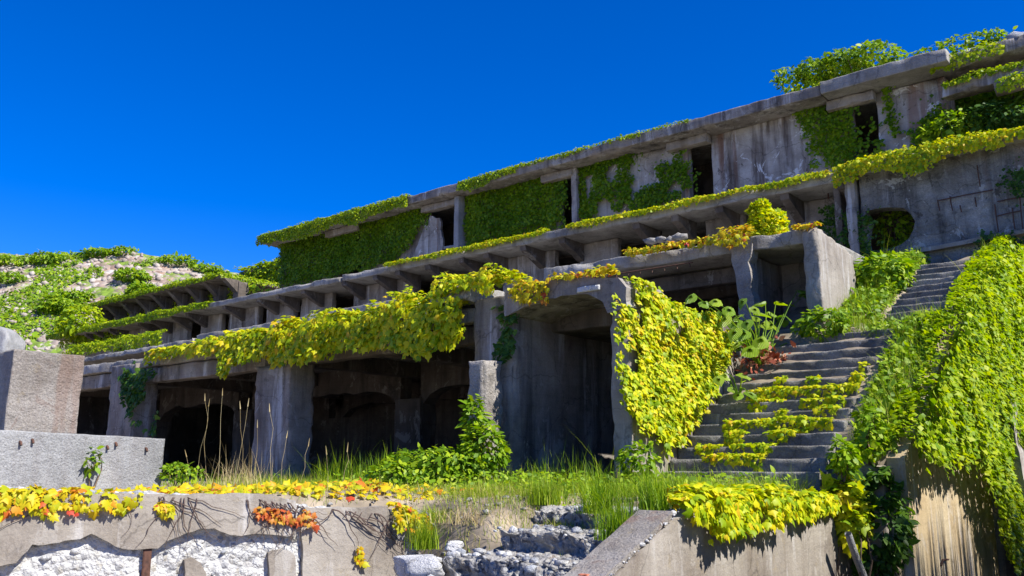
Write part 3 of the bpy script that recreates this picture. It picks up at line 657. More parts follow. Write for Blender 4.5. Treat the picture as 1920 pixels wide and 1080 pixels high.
# ---- collapsed end of the upper hall
T7 = thing('collapsed_hall_end', 'collapsed far right end of the upper hall with heaped rubble and sagging beams', 'ruin', (-3.5, 25, 7.4))
def tilt(V2, V):
    V2[:, 2] += .03 * (V[:, 0] + 5); return V2
block('sagging_slab', (-4.88, .6, 24.45, 27.5, 10.4, 10.78), C['grey'], T7, cells=(.15, .4, .12), chip=.16, amp=.08, seed=160, deform=tilt)
block('beam', (-5.15, .6, 24.3, 24.75, 9.62, 9.98), C['grey'], T7, cells=(.15, .2, .12), chip=.14, amp=.05, seed=161, deform=tilt)
block('beam', (-3.9, .6, 24.1, 24.5, 9.3, 9.56), C['tan'], T7, cells=(.15, .2, .12), chip=.12, amp=.06, seed=162, deform=tilt)
block('back_wall', (-5.15, .6, 26.2, 26.5, 7.2, 10.3), C['dark'], T7, cell=.4, seed=163)
for k in range(60):
    X = -4.7 + random.random() * 5; r = .1 + .2 * random.random()
    obj('stone', mesh('stone', *rock((X, 24.6 + random.random() * .9, 10.84 + .05 * (X + 5) + .3 * random.random() * (X + 5) / 5), (r * 1.4, r, r * .7), k, 1), C['stone']), T7)

# ---- bracketed pergola terrace further left and building behind it
T8 = thing('far_canopy', 'mossy cantilever canopy on stub columns at the far left terrace', 'ruin', (-46, 24, 7.4))
block('canopy_slab', (-53.6, -38.9, 24.0, 28.2, 9.2, 9.42), C['dark'], T8, cells=(.3, .4, .12), chip=.08, seed=170)
for k, X in enumerate(np.arange(-53, -38.9, 1.75)):
    block('column', (X, X + .5, 24.9, 25.5, 7.3, 9.15), C['dark'], T8, cell=.3, seed=171 + k)
    pris('bracket', [(24.1, 9.21), (25.0, 9.21), (25.0, 8.5), (24.7, 8.75)], X + .08, X + .42, 'X', C['dark'], T8, seg=.3, jit=.02)
T9 = thing('rear_block', 'ivy-covered concrete block peeping out behind the upper hall at left', 'building', (-44, 32, 5))
block('wall', (-46.5, -40, 30, 36, 3, 11.6), C['dark'], T9, cell=.8, seed=185)
tg = thing('smooth_boulder', 'smooth grey concrete lump behind the square block at left edge', 'boulder', (-40, 16.5, 4.3))
obj('lump', mesh('lump', *rock(at(-15, 650, Y=17.3), (2.0, 1.2, .8), 3, 3, .15), C['ledge']), tg)

# ================================================================== STAIRS
def step_def(seed):
    def f(V2, V):
        top = V[:, 2] > V[:, 2].max() - .05; fr = V[:, 1] < V[:, 1].min() + .06
        V2[:, 1] += np.where(fr, .018 * (n1(V[:, 0] * 2.2, seed) + .3 * n1(V[:, 0] * 9, seed)), 0); V2[:, 2] += np.where(top, .01 * n1(V[:, 0] * 3, seed + 4), 0); return V2
    return f
S1 = thing('lower_stair_flight', 'wide weathered concrete stair flight overgrown with yellow ivy', 'stairs', (-6, 12.8, -.4))
NS, SY, SZ, TR, RS = 14, 12.72, -.1, .3, .195
for k in range(NS):
    z = SZ + k * RS; y = SY + k * TR
    xr = -4.78 + .1 * vn([[k * .7, 1, 2]], 3)[0]
    block('step', (-7.4, xr, y, y + (.62 if k < NS - 1 else 1.6), z - .34, z), C['stair'], S1, cells=(.09, .1, .09), chip=.05, amp=.008, seed=200 + k, deform=step_def(k))
S2 = thing('upper_stair_flight', 'narrow upper concrete stair flight climbing to the holed wall', 'stairs', (-4.5, 17.5, 2.6))
NU = 9
for k in range(NU):
    z = 2.85 + k * .2; y = 17.4 + k * .44; t = k / (NU - 1)
    block('step', (-5.05 - .2 * t, -3.95 - .1 * t + .08 * vn([[k * .9, 3, 2]], 3)[0], y, y + .7, z - .42, z), C['stair'], S2, cells=(.09, .12, .1), chip=.045, amp=.008, seed=220 + k, deform=step_def(k + 30))
# soil bank under and between the stairs
def bank(x, y):
    st = np.interp(y, [11, 12.5, 16.6, 17.4, 21.4, 24], [-.9, -.5, 2.3, 2.5, 4.5, 4.7]); P = np.stack([x, y, x * 0], 1)
    left = sstep(-7.0, -5.4, x); e = np.where(y > 16.8, .22 * sstep(-5.1, -5.6, x), 0)
    st = np.where((x > -4.78) & (y < 13.25), -2.0, st)
    st = np.where((x > -3.88) & (y < 18.4), -2.6, st); st = np.where((x > -3.62) & (y < 23), -2.6, st)
    return st + .1 * fbm(P * 1.2, 9) + e + np.where(x > -4.75, .12 * sstep(-4.75, -4.3, x), 0) * np.where(y < 17, 1, .3) + (x < -7.38) * np.where(y < 17, -1.0, 0)
tag(hgrid('stair_bank', -7.38, -3.42, 11.6, 22.3, .12, bank, C['soil']), kind='structure')

# ================================================================== RIGHT RETAINING WALL AND PARAPET
T10 = thing('parapet_wall', 'low sloping-ended concrete parapet with a heap of yellow ivy on top', 'wall', (-4.6, 10, -2))
pp = [(6.3, -1.22), (8.0, -.53), (8.3, -.47), (9.5, -.45), (12.9, -.44), (12.95, -2.1), (6.3, -2.1)]
pris('wall', pp, -4.78, -4.5, 'X', C['tan'], T10, seg=.1, jit=.02)
pris('coping', [(6.3, -1.2), (8.0, -.51), (8.0, -.45), (6.26, -1.15)], -4.92, -4.52, 'X', C['pit'], T10, seg=.1, jit=.02)
for k in range(80):
    y = 6.4 + 1.7 * random.random(); z = -1.17 + (y - 6.3) * .405; r = .008 + .03 * random.random() ** 3
    obj('stone', mesh('stone', *rock((-4.6 + .12 * random.random(), y, z - .005), (r, r * 1.3, r * .8), k, 1), C['rubble']), T10)
obj('brick_chip', mesh('brick_chip', *rbox((-4.78, -4.68, 6.72, 6.86, -1.0, -.95), cell=.05, chip=.02), C['redbrick']), T10)
T11 = thing('stair_retaining_wall', 'tall ochre concrete retaining wall beside the stairs under hanging ivy', 'wall', (-3.7, 16, -2))
pris('wall', [(13.2, -2.2), (18.6, -2.2), (18.6, 2.9), (17.0, 2.35), (15.2, 1.4), (13.6, .35), (13.2, .1)], -4.0, -3.75, 'X', C['warm'], T11, seg=.2, jit=.02)
pris('wall', [(18.9, -2.2), (26, -2.2), (26, 5.2), (22, 4.75), (20.3, 3.9), (18.9, 3.1)], -3.6, -3.4, 'X', C['warm'], T11, seg=.2, jit=.02)
pris('buttress', [(-3.9, 3.0), (-3.45, 2.8), (-3.02, -2.2), (-3.9, -2.2)], 18.3, 18.95, 'Y', C['grey'], T11, seg=.15, jit=.02)
block('return_wall', (-4.5, -4.0, 13.0, 13.25, -2.2, .0), C['tan'], T11, cell=.15, chip=.08, seed=230)
obj('pole', mesh('pole', *tube([at(1590, 1000, X=-4.2), at(1605, 1045, X=-4.2), at(1625, 1095, X=-4.2)], .045, .05, 8), C['ledge']), thing('leaning_pole', 'pale pole leaning in the dark bush beside the parapet', 'pole', at(1625, 1095, X=-4.2)))
obj('iron_hook', mesh('iron_hook', *joinq([tube([at(1764, 1060, X=-3.74), at(1768, 1050, X=-3.74), at(1778, 1049, X=-3.7)], .02, .015)]), C['rust']), T11)

# ================================================================== FOREGROUND
# ledge and square block at left
B1 = thing('ledge_slab', 'long pale gritty concrete ledge with rust spots under the square block', 'plinth', (-14, 6, -.4))
def skew(V2, V): V2[:, 2] += -(V[:, 1] - 5.3) * .028; return V2
block('slab', (-16.5, -14.0, 1.0, 7.83, -.6, .5), C['ledge'], B1, cells=(.3, .12, .1), chip=.04, amp=.015, seed=240, deform=skew)
for q in ((38, 830), (61, 826), (201, 838), (217, 832), (274, 842)):
    p = at(*q, X=-13.99); obj('bolt_stub', mesh('bolt_stub', *tube([p + [-.03, 0, .02], p + [.02, 0, 0], p + [.04, 0, -.04]], .022, .018, 6), C['rust']), B1)
B2 = thing('square_block', 'big square gritty concrete block standing on the pale ledge', 'block', (-15, 5.9, .5))
def taper(V2, V):
    t = (V[:, 2] - .46) / 1.25; V2[:, 1] += .02 * t; return V2
block('block', (-15.4, -14.05, 5.33, 6.39, .47, 1.7), C['pit'], B2, cell=.08, chip=.03, amp=.008, seed=245, deform=taper)

# broken wall in front, with fallen render and rubble core
T12 = thing('broken_front_wall', 'broken front wall with grey render fallen off a white rubble core', 'wall', WA + WT * 2 + np.array([0, 0, -1.95]))
def wpt(px, py, off=0.0): return at(px, py, P=(WN, WP[1] + off))
def sz(px, py): p = wpt(px, py); return ((p - WA) @ WT, p[2])
def w3(s, z, f): return WA + WT * s + WN * f + np.array([0, 0, z])
def wtop(s): return np.interp(s, [-3, 0, 2.6, 3.0, 3.1, 3.9, 4.5, 5.2], [-.27, -.28, -.4, -.46, -.5, -.6, -.66, -.9])
def wprism(name, poly, f0, f1, mat, seg=.06, jit=.02, seed=0):
    V, Fs = prism([sz(*q) for q in poly], f0, f1, 'Y', seg=seg, jit=jit, seed=seed)
    V = np.array([w3(v[0], v[2], v[1]) for v in V]); return obj(name, fixn(mesh(name, V, Fs, mat)), T12)
ss = np.arange(-3.2, 5.0, .022); zz = np.linspace(0, 1, 72); A, B = np.meshgrid(ss, zz)
A = A.ravel(); B = B.ravel(); top = wtop(A) - .02; Zc = -1.95 + (top + 1.95) * B
q = np.stack([A, Zc, A * 0], 1); wd, wi = worley(q * 11, 4); wd2, wi2 = worley(q * 26, 5); dp = .06 * fbm(q * 1.6, 3, 4) + .02 * np.round(fbm(q * 4, 6, 2) * 3) / 3 + .008 * wi - .007 * wd + .005 * wi2 - .005 * wd2 - .03
nrow = len(zz); m = len(ss)
V = WA + np.outer(A, WT) + np.outer(dp, WN); V[:, 2] = Zc + .03 * fbm(q * 7, 8)
topV = WA + np.outer(ss, WT) - WN * .55; topV[:, 2] = wtop(ss) + .03 + .03 * n1(ss * 6, 3)
midV = WA + np.outer(ss, WT) - WN * .28; midV[:, 2] = wtop(ss) + .02 + .06 * n1(ss * 9, 5)
V = np.concatenate([V, midV, topV]); i = np.arange((nrow + 2) * m).reshape(nrow + 2, m)
Fq = np.stack([i[:-1, :-1].ravel(), i[:-1, 1:].ravel(), i[1:, 1:].ravel(), i[1:, :-1].ravel()], 1)
obj('rubble_core', mesh('rubble_core', V, Fq, C['core']), T12)
wprism('render_face', [(-60, 928), (100, 927), (250, 926), (420, 927), (500, 928), (552, 938), (553, 1005), (520, 1003), (480, 1000), (440, 1003), (400, 990), (375, 990), (345, 1000), (310, 1015), (295, 1028), (250, 1030), (215, 1024), (190, 1010), (170, 1000), (150, 1010), (110, 1017), (60, 1020), (30, 1055), (-60, 1078)], -.12, .05, C['tan'], seed=1)
wprism('render_face', [(566, 952), (640, 950), (725, 950), (729, 962), (731, 1000), (742, 1013), (757, 1017), (757, 1130), (566, 1130)], -.14, .02, C['tan'], seed=2)
wprism('render_patch', [(345, 1050), (360, 1045), (375, 1055), (386, 1075), (385, 1120), (342, 1120)], -.12, .03, C['tan'], seed=3)
wprism('render_patch', [(502, 1036), (530, 1030), (552, 1042), (552, 1120), (510, 1120)], -.12, .03, C['tan'], seed=4)
wprism('plaster_face', [(733, 955), (775, 953), (822, 968), (815, 985), (795, 1005), (775, 1020), (758, 1016), (745, 1010), (735, 998)], -.1, .0, C['ledge'], seed=5)
p = wpt(277, 1028, .02); bi = [rbox((-.045, .045, -.005, .005, -1.0, 0), cell=.2, amp=.002, chip=.003), rbox((-.006, .006, -.05, .0, -1.0, -.002), cell=.2, amp=.002, chip=.003)]
Vb, Fb = joinq(bi); Vb = p + np.outer(Vb[:, 0], WT) - np.outer(Vb[:, 1], -WN) + np.outer(Vb[:, 2], [0, 0, 1.0])
obj('iron_post', mesh('iron_post', Vb, Fb, C['rust']), T12)
for k in range(25):
    px = random.uniform(0, 560); py = random.uniform(1000, 1085); p = wpt(px, py, -.04 - .05 * random.random()); r = .02 + .045 * random.random() ** 2
    obj('stone', mesh('stone', *rock(p, (r, r * 1.2, r * .75), k, 1), C['stone' if random.random() < .45 else 'rubble']), T12)
for k in range(90):
    s = random.uniform(-2, 4.6); f = -random.random() * .4; r = .02 + .05 * random.random() ** 2
    obj('stone', mesh('stone', *rock(w3(s, wtop(s) + .02, f), (r, r * 1.2, r * .6), k + 200, 1), C['stone' if random.random() < .5 else 'rubble']), T12)

# crumbled steps up to the terrace
T13 = thing('crumbled_steps', 'crumbled pale rubble steps rising to the grass terrace', 'steps', (-6.3, 7.5, -1.4))
for k, (y, z) in enumerate(((8.9, -.52), (8.05, -.72), (7.1, -.95), (6.35, -1.15), (5.5, -1.4))):
    def df(V2, V, k=k):
        f = np.exp(-np.abs(V[:, 1] - V[:, 1].min()) / .25); q = V * 2.3 + k * 7
        wd, wi = worley(V * 12 + k, 4); wd2, wi2 = worley(V * 26 + k, 5)
        lump = (.022 * wi - .02 * wd + .014 * wi2 - .014 * wd2); V2[:, 1] += f * (.2 * fbm(q, 3, 3) - lump * 1.6); V2[:, 2] += .06 * fbm(V * 2.5, 5, 3) + lump * .8 - .05 * f * np.clip(fbm(V * 3, 9), 0, 1) * 2; V2[:, 0] += .12 * fbm(V * 2, 11); return V2
    block('step', (-6.95 + .12 * (k % 2), -4.9, y, y + 1.1, z - .5, z), C['aggregate'], T13, cells=(.026, .035, .035), chip=.06, amp=.02, freq=6, seed=250 + k, deform=df)
for k in range(150):
    j = random.choice((0, 1, 1, 2, 2, 3)); y, z = ((8.9, -.52), (8.05, -.72), (7.1, -.95), (6.35, -1.15))[j]; r = .02 + .05 * random.random() ** 2
    obj('stone', mesh('stone', *rock((random.uniform(-6.95, -4.95), y + random.uniform(-.08, .6), z + (0 if random.random() < .6 else -.1 * random.random())), (r * 1.2, r, r * .7), k + 400, 1), C['stone' if random.random() < .5 else 'rubble']), T13)

# ================================================================== CLIMBING PLANTS
def X_at(px, Y): return float(at(px, 600, Y=Y)[0])
W4 = 24.97
G4 = 'ivy on the upper hall wall'
for k, (poly, hole, lab) in enumerate((
    ([(526, 458), (640, 432), (674, 424), (676, 505), (642, 512), (526, 540)], -.8, 'dark green ivy covering the leftmost bay of the upper hall'),
    ([(676, 416), (770, 385), (812, 378), (800, 412), (775, 450), (742, 490), (676, 512)], -.9, 'dark green ivy sheet ending at the torn pale wall patch of the upper hall'),
    ([(874, 352), (960, 322), (1062, 318), (1055, 420), (874, 470)], -.75, 'dark green ivy filling the third bay of the upper hall'),
    ([(1082, 305), (1150, 280), (1195, 285), (1185, 330), (1215, 345), (1240, 310), (1290, 290), (1308, 365), (1180, 405), (1082, 415)], -.16, 'patchy green ivy on the fourth bay of the upper hall'),
    ([(1500, 225), (1525, 180), (1600, 170), (1608, 300), (1560, 315), (1525, 270)], -.5, 'green ivy tongue on the streaked right bay of the upper hall'),
    ([(1642, 190), (1662, 165), (1680, 240), (1725, 250), (1765, 190), (1772, 275), (1625, 300)], -.3, 'dark ivy round the rightmost doorway of the upper hall'))):
    ivy('wall_ivy', lab, 'ivy', [p_plane(poly, 'Y', W4, 430, .12, .32, hole, 2.0, .17, seed=40 + k, jit=.45, up=.35)], C['ivyG'])
ivy('wall_ivy', 'dark green ivy in the recess of the collapsed hall end', 'ivy', [p_plane([(1768, 180), (1925, 140), (1925, 262), (1768, 280)], 'Y', 26.1, 330, .14, .3, -.7, seed=60)], C['ivyG'])
ivy('eave_ivy', 'thick green ivy rolled over the left end of the upper roof edge', 'ivy', [p_edge(-35.9, -25.4, 24.08, 10.86, back=.7, hang=(.35, .75), dens=440, size=.12, lift=.13, seed=61), p_edge(24.1, 26.5, -35.72, 10.86, 'Y', .4, (.2, .5), 300, .13, .18, outsgn=-1, seed=62)], C['ivyM'])
ivy('eave_ivy', 'thin moss-like ivy on the middle of the upper roof edge', 'ivy', [p_edge(-22.6, -19.6, 24.08, 10.84, back=.5, hang=(.2, .45), dens=350, size=.12, lift=.14, seed=63), p_edge(-19.6, -14.3, 24.08, 10.85, back=.4, hang=(.03, .14), dens=320, size=.11, lift=.08, seed=64, gap=-.3), p_edge(-14.3, -8.3, 24.08, 10.85, back=.4, hang=(.0, .06), dens=260, size=.1, lift=.06, seed=68, gap=.1), p_edge(-25.5, -22.5, 24.08, 10.85, back=.4, hang=(.0, .1), dens=300, size=.1, lift=.08, seed=69, gap=-.1)], C['ivyM'])
ivy('eave_ivy', 'yellow-green ivy sprawling over the collapsed hall end beams', 'ivy', [p_edge(-5.1, .4, 24.28, 9.97, back=.4, hang=(.05, .25), dens=420, size=.12, lift=.14, seed=65, gap=-.25, slope=.03), p_edge(-5.4, -3.6, 24.5, 10.7, back=1, hang=(.1, .5), dens=260, size=.14, lift=.3, seed=66, gap=-.4), p_edge(-3.8, .5, 24.08, 9.6, back=.3, hang=(.1, .4), dens=350, size=.12, lift=.15, seed=67, gap=-.1)], C['ivyM'])
E3 = 21.93
ivy('eave_ivy', 'yellow-green ivy trimming the far left stretch of the canopy edge', 'ivy', [p_edge(-53.2, -36.3, E3, 7.38, back=.7, hang=(.15, .4), dens=360, size=.13, lift=.13, seed=70), p_edge(-53.0, -46, E3 + .8, 7.3, back=.6, hang=(.4, 1.1), dens=150, size=.16, lift=.2, seed=71)], C['ivyM'])
ivy('eave_ivy', 'bright yellow ivy trimming the middle stretch of the canopy edge', 'ivy', [p_edge(-24.3, -18.0, E3, 7.42, back=.6, hang=(.06, .2), dens=520, size=.11, lift=.1, seed=72), p_edge(-18.0, -7.5, E3, 7.43, back=.6, hang=(.02, .17), dens=520, size=.11, lift=.1, seed=73, gap=-.25, gf=.8)], C['ivyY'])
ivy('eave_ivy', 'heavy yellow-green ivy overhanging the holed wall', 'ivy', [p_edge(-7.35, -1.0, 21.85, 7.46, back=.8, hang=(.12, .6), dens=540, size=.115, lift=.18, seed=74, hf=1.1)], C['ivyY'])
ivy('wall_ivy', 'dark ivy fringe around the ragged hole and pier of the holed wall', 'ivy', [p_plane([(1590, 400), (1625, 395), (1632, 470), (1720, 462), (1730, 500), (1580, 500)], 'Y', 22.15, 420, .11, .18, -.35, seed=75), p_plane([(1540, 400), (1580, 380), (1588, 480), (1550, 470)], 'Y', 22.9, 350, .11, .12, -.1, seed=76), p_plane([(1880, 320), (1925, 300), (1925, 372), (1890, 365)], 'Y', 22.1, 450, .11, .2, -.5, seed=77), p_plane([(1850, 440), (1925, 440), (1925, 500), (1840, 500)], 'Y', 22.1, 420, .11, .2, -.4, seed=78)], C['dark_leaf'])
ivy('eave_ivy', 'mossy ivy along the edge of the far left canopy', 'ivy', [p_edge(-53.8, -38.8, 23.95, 9.43, back=.7, hang=(.08, .25), dens=300, size=.14, lift=.14, seed=80), p_edge(24.0, 28.2, -38.85, 9.43, 'Y', .5, (.1, .3), 250, .14, .14, outsgn=1, seed=81), p_plane([(190, 560), (440, 520), (520, 545), (520, 560), (200, 610)], 'Y', 25.6, 60, .2, .4, -.1, seed=82)], C['ivyM'])
ivy('wall_ivy', 'dark ivy covering the block behind the upper hall', 'ivy', [p_plane([(-40, 3), (-40, 11.7), (-46.6, 11.4), (-46.6, 3)], 'Y', 29.95, 130, .22, .4, -.8, seed=83, px=False), p_plane([(-40, 29.9), (-46.6, 29.9), (-46.6, 33), (-40, 33)], 'Z', 11.6, 120, .22, .4, -.9, seed=84, px=False)], C['ivyM'])
ivy('eave_ivy', 'green ivy strip along the terrace edge behind the square block', 'ivy', [p_edge(-47, -37.4, 20.5, 5.9, back=.8, hang=(.3, .8), dens=170, size=.15, lift=.25, seed=85)], C['ivyM'])

# portico eave: large-leaved yellow ivy
pe = [p_edge(-22.3, -18.2, 11.82, 2.92, back=.6, hang=(.08, .42), dens=230, size=.165, lift=.17, seed=90),
      p_edge(-18.6, -16.4, 11.8, 2.92, back=.7, hang=(.45, 1.0), dens=330, size=.17, lift=.3, seed=91),
      p_edge(-16.6, -10.85, 11.8, 2.93, back=.8, hang=(.5, .95), dens=330, size=.17, lift=.32, seed=92)]
ivy('eave_ivy', 'big-leaved yellow-green ivy curtain hanging from the portico eave', 'ivy', pe, C['ivyY'], T_MD, 300, partT=T_HI)
ivy('eave_ivy', 'yellow ivy heaped on the broken slab end above the pilaster', 'ivy', [p_edge(-11.5, -10.0, 11.72, 3.3, back=1.0, hang=(.1, .5), dens=420, size=.14, lift=.28, seed=93), p_edge(-12.9, -12.2, 11.8, 3.1, back=.8, hang=(.1, .5), dens=330, size=.14, lift=.34, seed=94)], C['ivyY'], T_MD, 150, partT=T_HI)
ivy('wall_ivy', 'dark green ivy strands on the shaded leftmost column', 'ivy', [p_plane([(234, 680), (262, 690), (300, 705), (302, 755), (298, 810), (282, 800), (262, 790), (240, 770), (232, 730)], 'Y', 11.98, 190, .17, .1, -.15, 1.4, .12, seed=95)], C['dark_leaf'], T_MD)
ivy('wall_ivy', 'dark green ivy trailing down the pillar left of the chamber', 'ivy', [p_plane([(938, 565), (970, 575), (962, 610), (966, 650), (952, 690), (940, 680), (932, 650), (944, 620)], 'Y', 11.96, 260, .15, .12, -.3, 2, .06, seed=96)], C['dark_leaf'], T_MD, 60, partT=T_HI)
ivy('eave_ivy', 'yellow ivy tuft over the front edge of the chamber roof', 'ivy', [p_edge(-9.75, -8.9, 11.8, 3.06, back=.5, hang=(.15, .5), dens=330, size=.12, lift=.14, seed=97), p_edge(-8.9, -7.7, 11.8, 3.1, back=.5, hang=(.0, .06), dens=330, size=.12, lift=.15, seed=98)], C['ivyO'], T_MD, 80, partT=T_HI)
side = [(1148, 520), (1200, 535), (1262, 570), (1330, 595), (1372, 620), (1350, 690), (1330, 735), (1305, 790), (1245, 845), (1215, 800), (1160, 760), (1146, 640)]
ivy('wall_ivy', 'dense yellow ivy sheet on the sunny side wall of the chamber', 'ivy', [p_plane(side, 'X', -7.38, 620, .125, .2, -.22, 2.2, .1, seed=99, up=.5, jit=.45), p_edge(12.0, 15.6, -7.4, 2.92, 'Y', .25, (.1, .5), 330, .12, .16, outsgn=1, seed=100, slope=-.17)], C['ivyY'], T_MD, 300, partT=T_HI, front=np.array([1.0, 0, 0]))
ivy('eave_ivy', 'orange and yellow ivy straggling along the middle gallery slab edge', 'ivy', [p_edge(-10.6, -8.0, 16.92, 4.78, back=.5, hang=(.02, .3), dens=380, size=.11, lift=.13, seed=101, gap=-.3, gf=1.2), p_edge(-8.2, -7.5, 16.9, 4.72, back=.8, hang=(.1, .35), dens=420, size=.12, lift=.25, seed=102), p_edge(-6.6, -6.1, 16.9, 4.7, back=.5, hang=(.0, .1), dens=420, size=.11, lift=.16, seed=103)], C['ivyO'], T_MD)
dc = at(1437, 415, Y=18.2)
ivy('ivy_dome', 'rounded yellow-green ivy dome standing on the middle gallery roof', 'ivy', [shrub_pts(dc + np.array([0, 0, -.2]), (.46, .42, .45), 2400, .075, 5, .7, thr=-.6, freq=1.6), shrub_pts(dc + np.array([-.12, 0, .22]), (.22, .25, .3), 1200, .075, 6, .7, thr=-.6, freq=1.6)], C['ivyY'])
# stair ivy
st = []
for k, (a, b, g) in enumerate(((-7.2, -6.0, .1), (-7.2, -5.2, .05), (-7.2, -5.4, -.1), (-7.2, -5.0, 0), (-7.3, -5.0, -.25), (-7.3, -4.9, .2), (-6.6, -4.9, -.2), (-6.8, -4.85, -.7), (-6.4, -4.85, -.4), (-6, -4.9, .3))):
    st.append(p_edge(a, b, SY + k * TR + .02, SZ + k * RS + .01, back=.28, hang=(.0, .24), dens=380, size=.12, lift=.08, gap=g + .12, gf=2.3, hf=2.6, seed=110 + k))
ivy('stair_ivy', 'yellow ivy creeping over the treads of the wide lower stairs', 'ivy', st, C['ivyY'], T_MD)
# retaining wall ivy
rwp = [(1712, 838), (1760, 706), (1802, 596), (1840, 535), (1872, 478), (1930, 450), (1960, 450), (1960, 905), (1916, 880), (1905, 960), (1898, 1060), (1882, 1050), (1868, 980), (1840, 905), (1812, 855), (1760, 868), (1722, 850)]
ivy('wall_ivy', 'sheet of bright green ivy hanging over the stair retaining wall', 'ivy', [p_plane(rwp, 'X', -3.45, 430, .115, .3, -.75, 1.1, .12, seed=130, up=.5, jit=.5), p_edge(13.3, 16.7, -3.66, .32, 'Y', .7, (.1, .5), 320, .12, .2, outsgn=1, seed=131, slope=.68), p_edge(16.6, 22, -3.62, 2.62, 'Y', .7, (.1, .5), 320, .12, .22, outsgn=1, seed=132, slope=.45)], C['ivyM'])
# parapet ivy
pv = [p_edge(8.15, 12.9, -4.47, -.44, 'Y', .42, (.02, .34), 620, .125, .2, outsgn=1, seed=135, hf=.9), p_edge(8.5, 10.4, -4.47, -.42, 'Y', .5, (.2, .5), 520, .13, .3, outsgn=1, seed=136)]
ivy('parapet_ivy', 'heap of glossy yellow ivy spilling over the parapet', 'ivy', pv, C['ivyY'], T_MD, 300, partT=T_HI, front=np.array([.8, -.6, 0]))
# foreground wall ivy: strands over the broken wall
def towall(p):
    Q, nr, tp, s = p
    f = lambda v: np.outer(v[:, 0], WT) + np.outer(-v[:, 1], WN) + np.outer(v[:, 2], [0, 0, 1.0])
    Q2 = f(Q) + WA; Q2[:, 2] = Q[:, 2] + wtop(Q[:, 0]) ; return Q2, f(nr), f(tp), s
def wstems(n, s0, s1, seed):
    L = []
    for k in range(n):
        s = random.uniform(s0, s1); z = wtop(s) + .02; a = random.uniform(-2.6, -.5); pts = []
        for j in range(12):
            pts.append(w3(s, z, .062 + (.01 if j else -.04))); a += random.uniform(-.35, .35); s += .07 * math.cos(a); z += .07 * math.sin(a) * .8
            if z > wtop(s) - .03: a = -.7
        L.append(tube(pts, .006 + .004 * random.random(), .002, 4))
    return L
ivy('wall_ivy', 'big yellow ivy leaves draped over the left of the broken front wall', 'ivy', [towall(p_edge(-2.2, .75, -.06, 0, back=.3, hang=(.12, .34), dens=230, size=.13, lift=.12, seed=140, gap=-.35, gf=1.6)), towall(p_edge(.75, 1.35, -.06, -.03, back=.15, hang=(.1, .22), dens=150, size=.12, lift=.1, seed=141))], C['ivyO'], T_HI, 260, stems=wstems(6, -1, 1.2, 1))
ivy('wall_ivy', 'single yellow leaf tuft with bare dark stems on the front wall', 'ivy', [towall(p_edge(1.52, 1.68, -.06, -.1, back=.1, hang=(.05, .14), dens=700, size=.11, lift=.1, seed=142))], C['ivyO'], T_HI, 40, stems=wstems(24, 1.5, 3.0, 2))
ivy('wall_ivy', 'orange red leaf strand near the joint of the front wall', 'ivy', [towall(p_edge(2.62, 3.15, -.06, -.10, back=.02, hang=(.06, .13), dens=700, size=.095, lift=.06, seed=143)), towall(p_edge(3.18, 3.38, -.06, -.05, back=.02, hang=(.1, .2), dens=420, size=.095, lift=.06, seed=144))], C['ivyR'], T_HI, 60, stems=wstems(14, 3.0, 4.4, 3))
ivy('wall_ivy', 'yellow ivy clump over the right end of the front wall', 'ivy', [towall(p_edge(4.35, 4.95, -.06, .03, back=.35, hang=(.08, .25), dens=420, size=.11, lift=.16, seed=145)), towall(p_edge(3.88, 3.98, -.06, -.4, back=.0, hang=(.2, .3), dens=420, size=.09, lift=.04, seed=146))], C['ivyO'], T_HI, 80)

# ================================================================== GROUND COVER
def ground_pts(n, f, seed=0):
    x = rng.uniform(-17, -4.7, n * 3); y = rng.uniform(5, 12.6, n * 3); k = f(x, y); x, y = x[k][:n], y[k][:n]
    return np.stack([x, y, gz(x, y)], 1)
def sf(x, y): return (x - WA[0]) * WT[0] + (y - WA[1]) * WT[1], (x - WA[0]) * WN[0] + (y - WA[1]) * WN[1]
# autumn creeper carpet behind the front wall
q = ground_pts(5600, lambda x, y: (lambda s, f: (s > -3) & (s < 5.4 + .5 * np.sin(x * 5)) & (f < -.42) & (f > -2.6 + .25 * np.maximum(s - 1, 0)) & (rng.random(len(x)) < np.exp((f + .42) * .55)))(*sf(x, y)) & (x > -13.9))
n = len(q); q[:, 2] += .02 + .09 * rng.random(n)
tag(obj('creeper_carpet', mesh('creeper_carpet', *leaves(q, unit(np.array([.3, -.3, 1.0]) + rnd(n, .45)), rnd(n), .085 * np.exp(rng.normal(0, .25, n)), T_MD), C['ivyO'])), 'yellow and red creeper carpet between the ledge and the front wall', 'creeper', kind='stuff')
# grass on the terrace
def gmask(x, y):
    s, f = sf(x, y); P = np.stack([x, y, x * 0], 1)
    d = fbm(P * .8, 61, 3); dens = sstep(8.0, 9.6, y + d * .8) * (x < -4.85) * (x > -17)
    dens = dens * np.where(x < -13.0, .25, 1)
    return (rng.random(len(x)) < dens) & ((f < -.9) | (s > 5.2))
q = ground_pts(26000, gmask); n = len(q); tall = .5 + .5 * np.clip(fbm(q * .9, 5), -1, 1); back = sstep(9, 11.5, q[:, 1])
h = (.08 + .15 * tall * back + .07 * back) * np.exp(rng.normal(0, .35, n))
tag(obj('terrace_grass', mesh('terrace_grass', *blades(q, h, np.full(n, .0045), .55), C['grass'])), 'green and straw grass covering the terrace before the portico', 'grass', kind='stuff')
q = ground_pts(9000, lambda x, y: (y > 6.2) & (y < 10) & (x < -6.95) & (x > -9.6) & (lambda s, f: (s > 4.6) | (f < -.3))(*sf(x, y)) & (fbm(np.stack([x, y, x * 0], 1) * 1.8, 71) > -.3)); n = len(q)
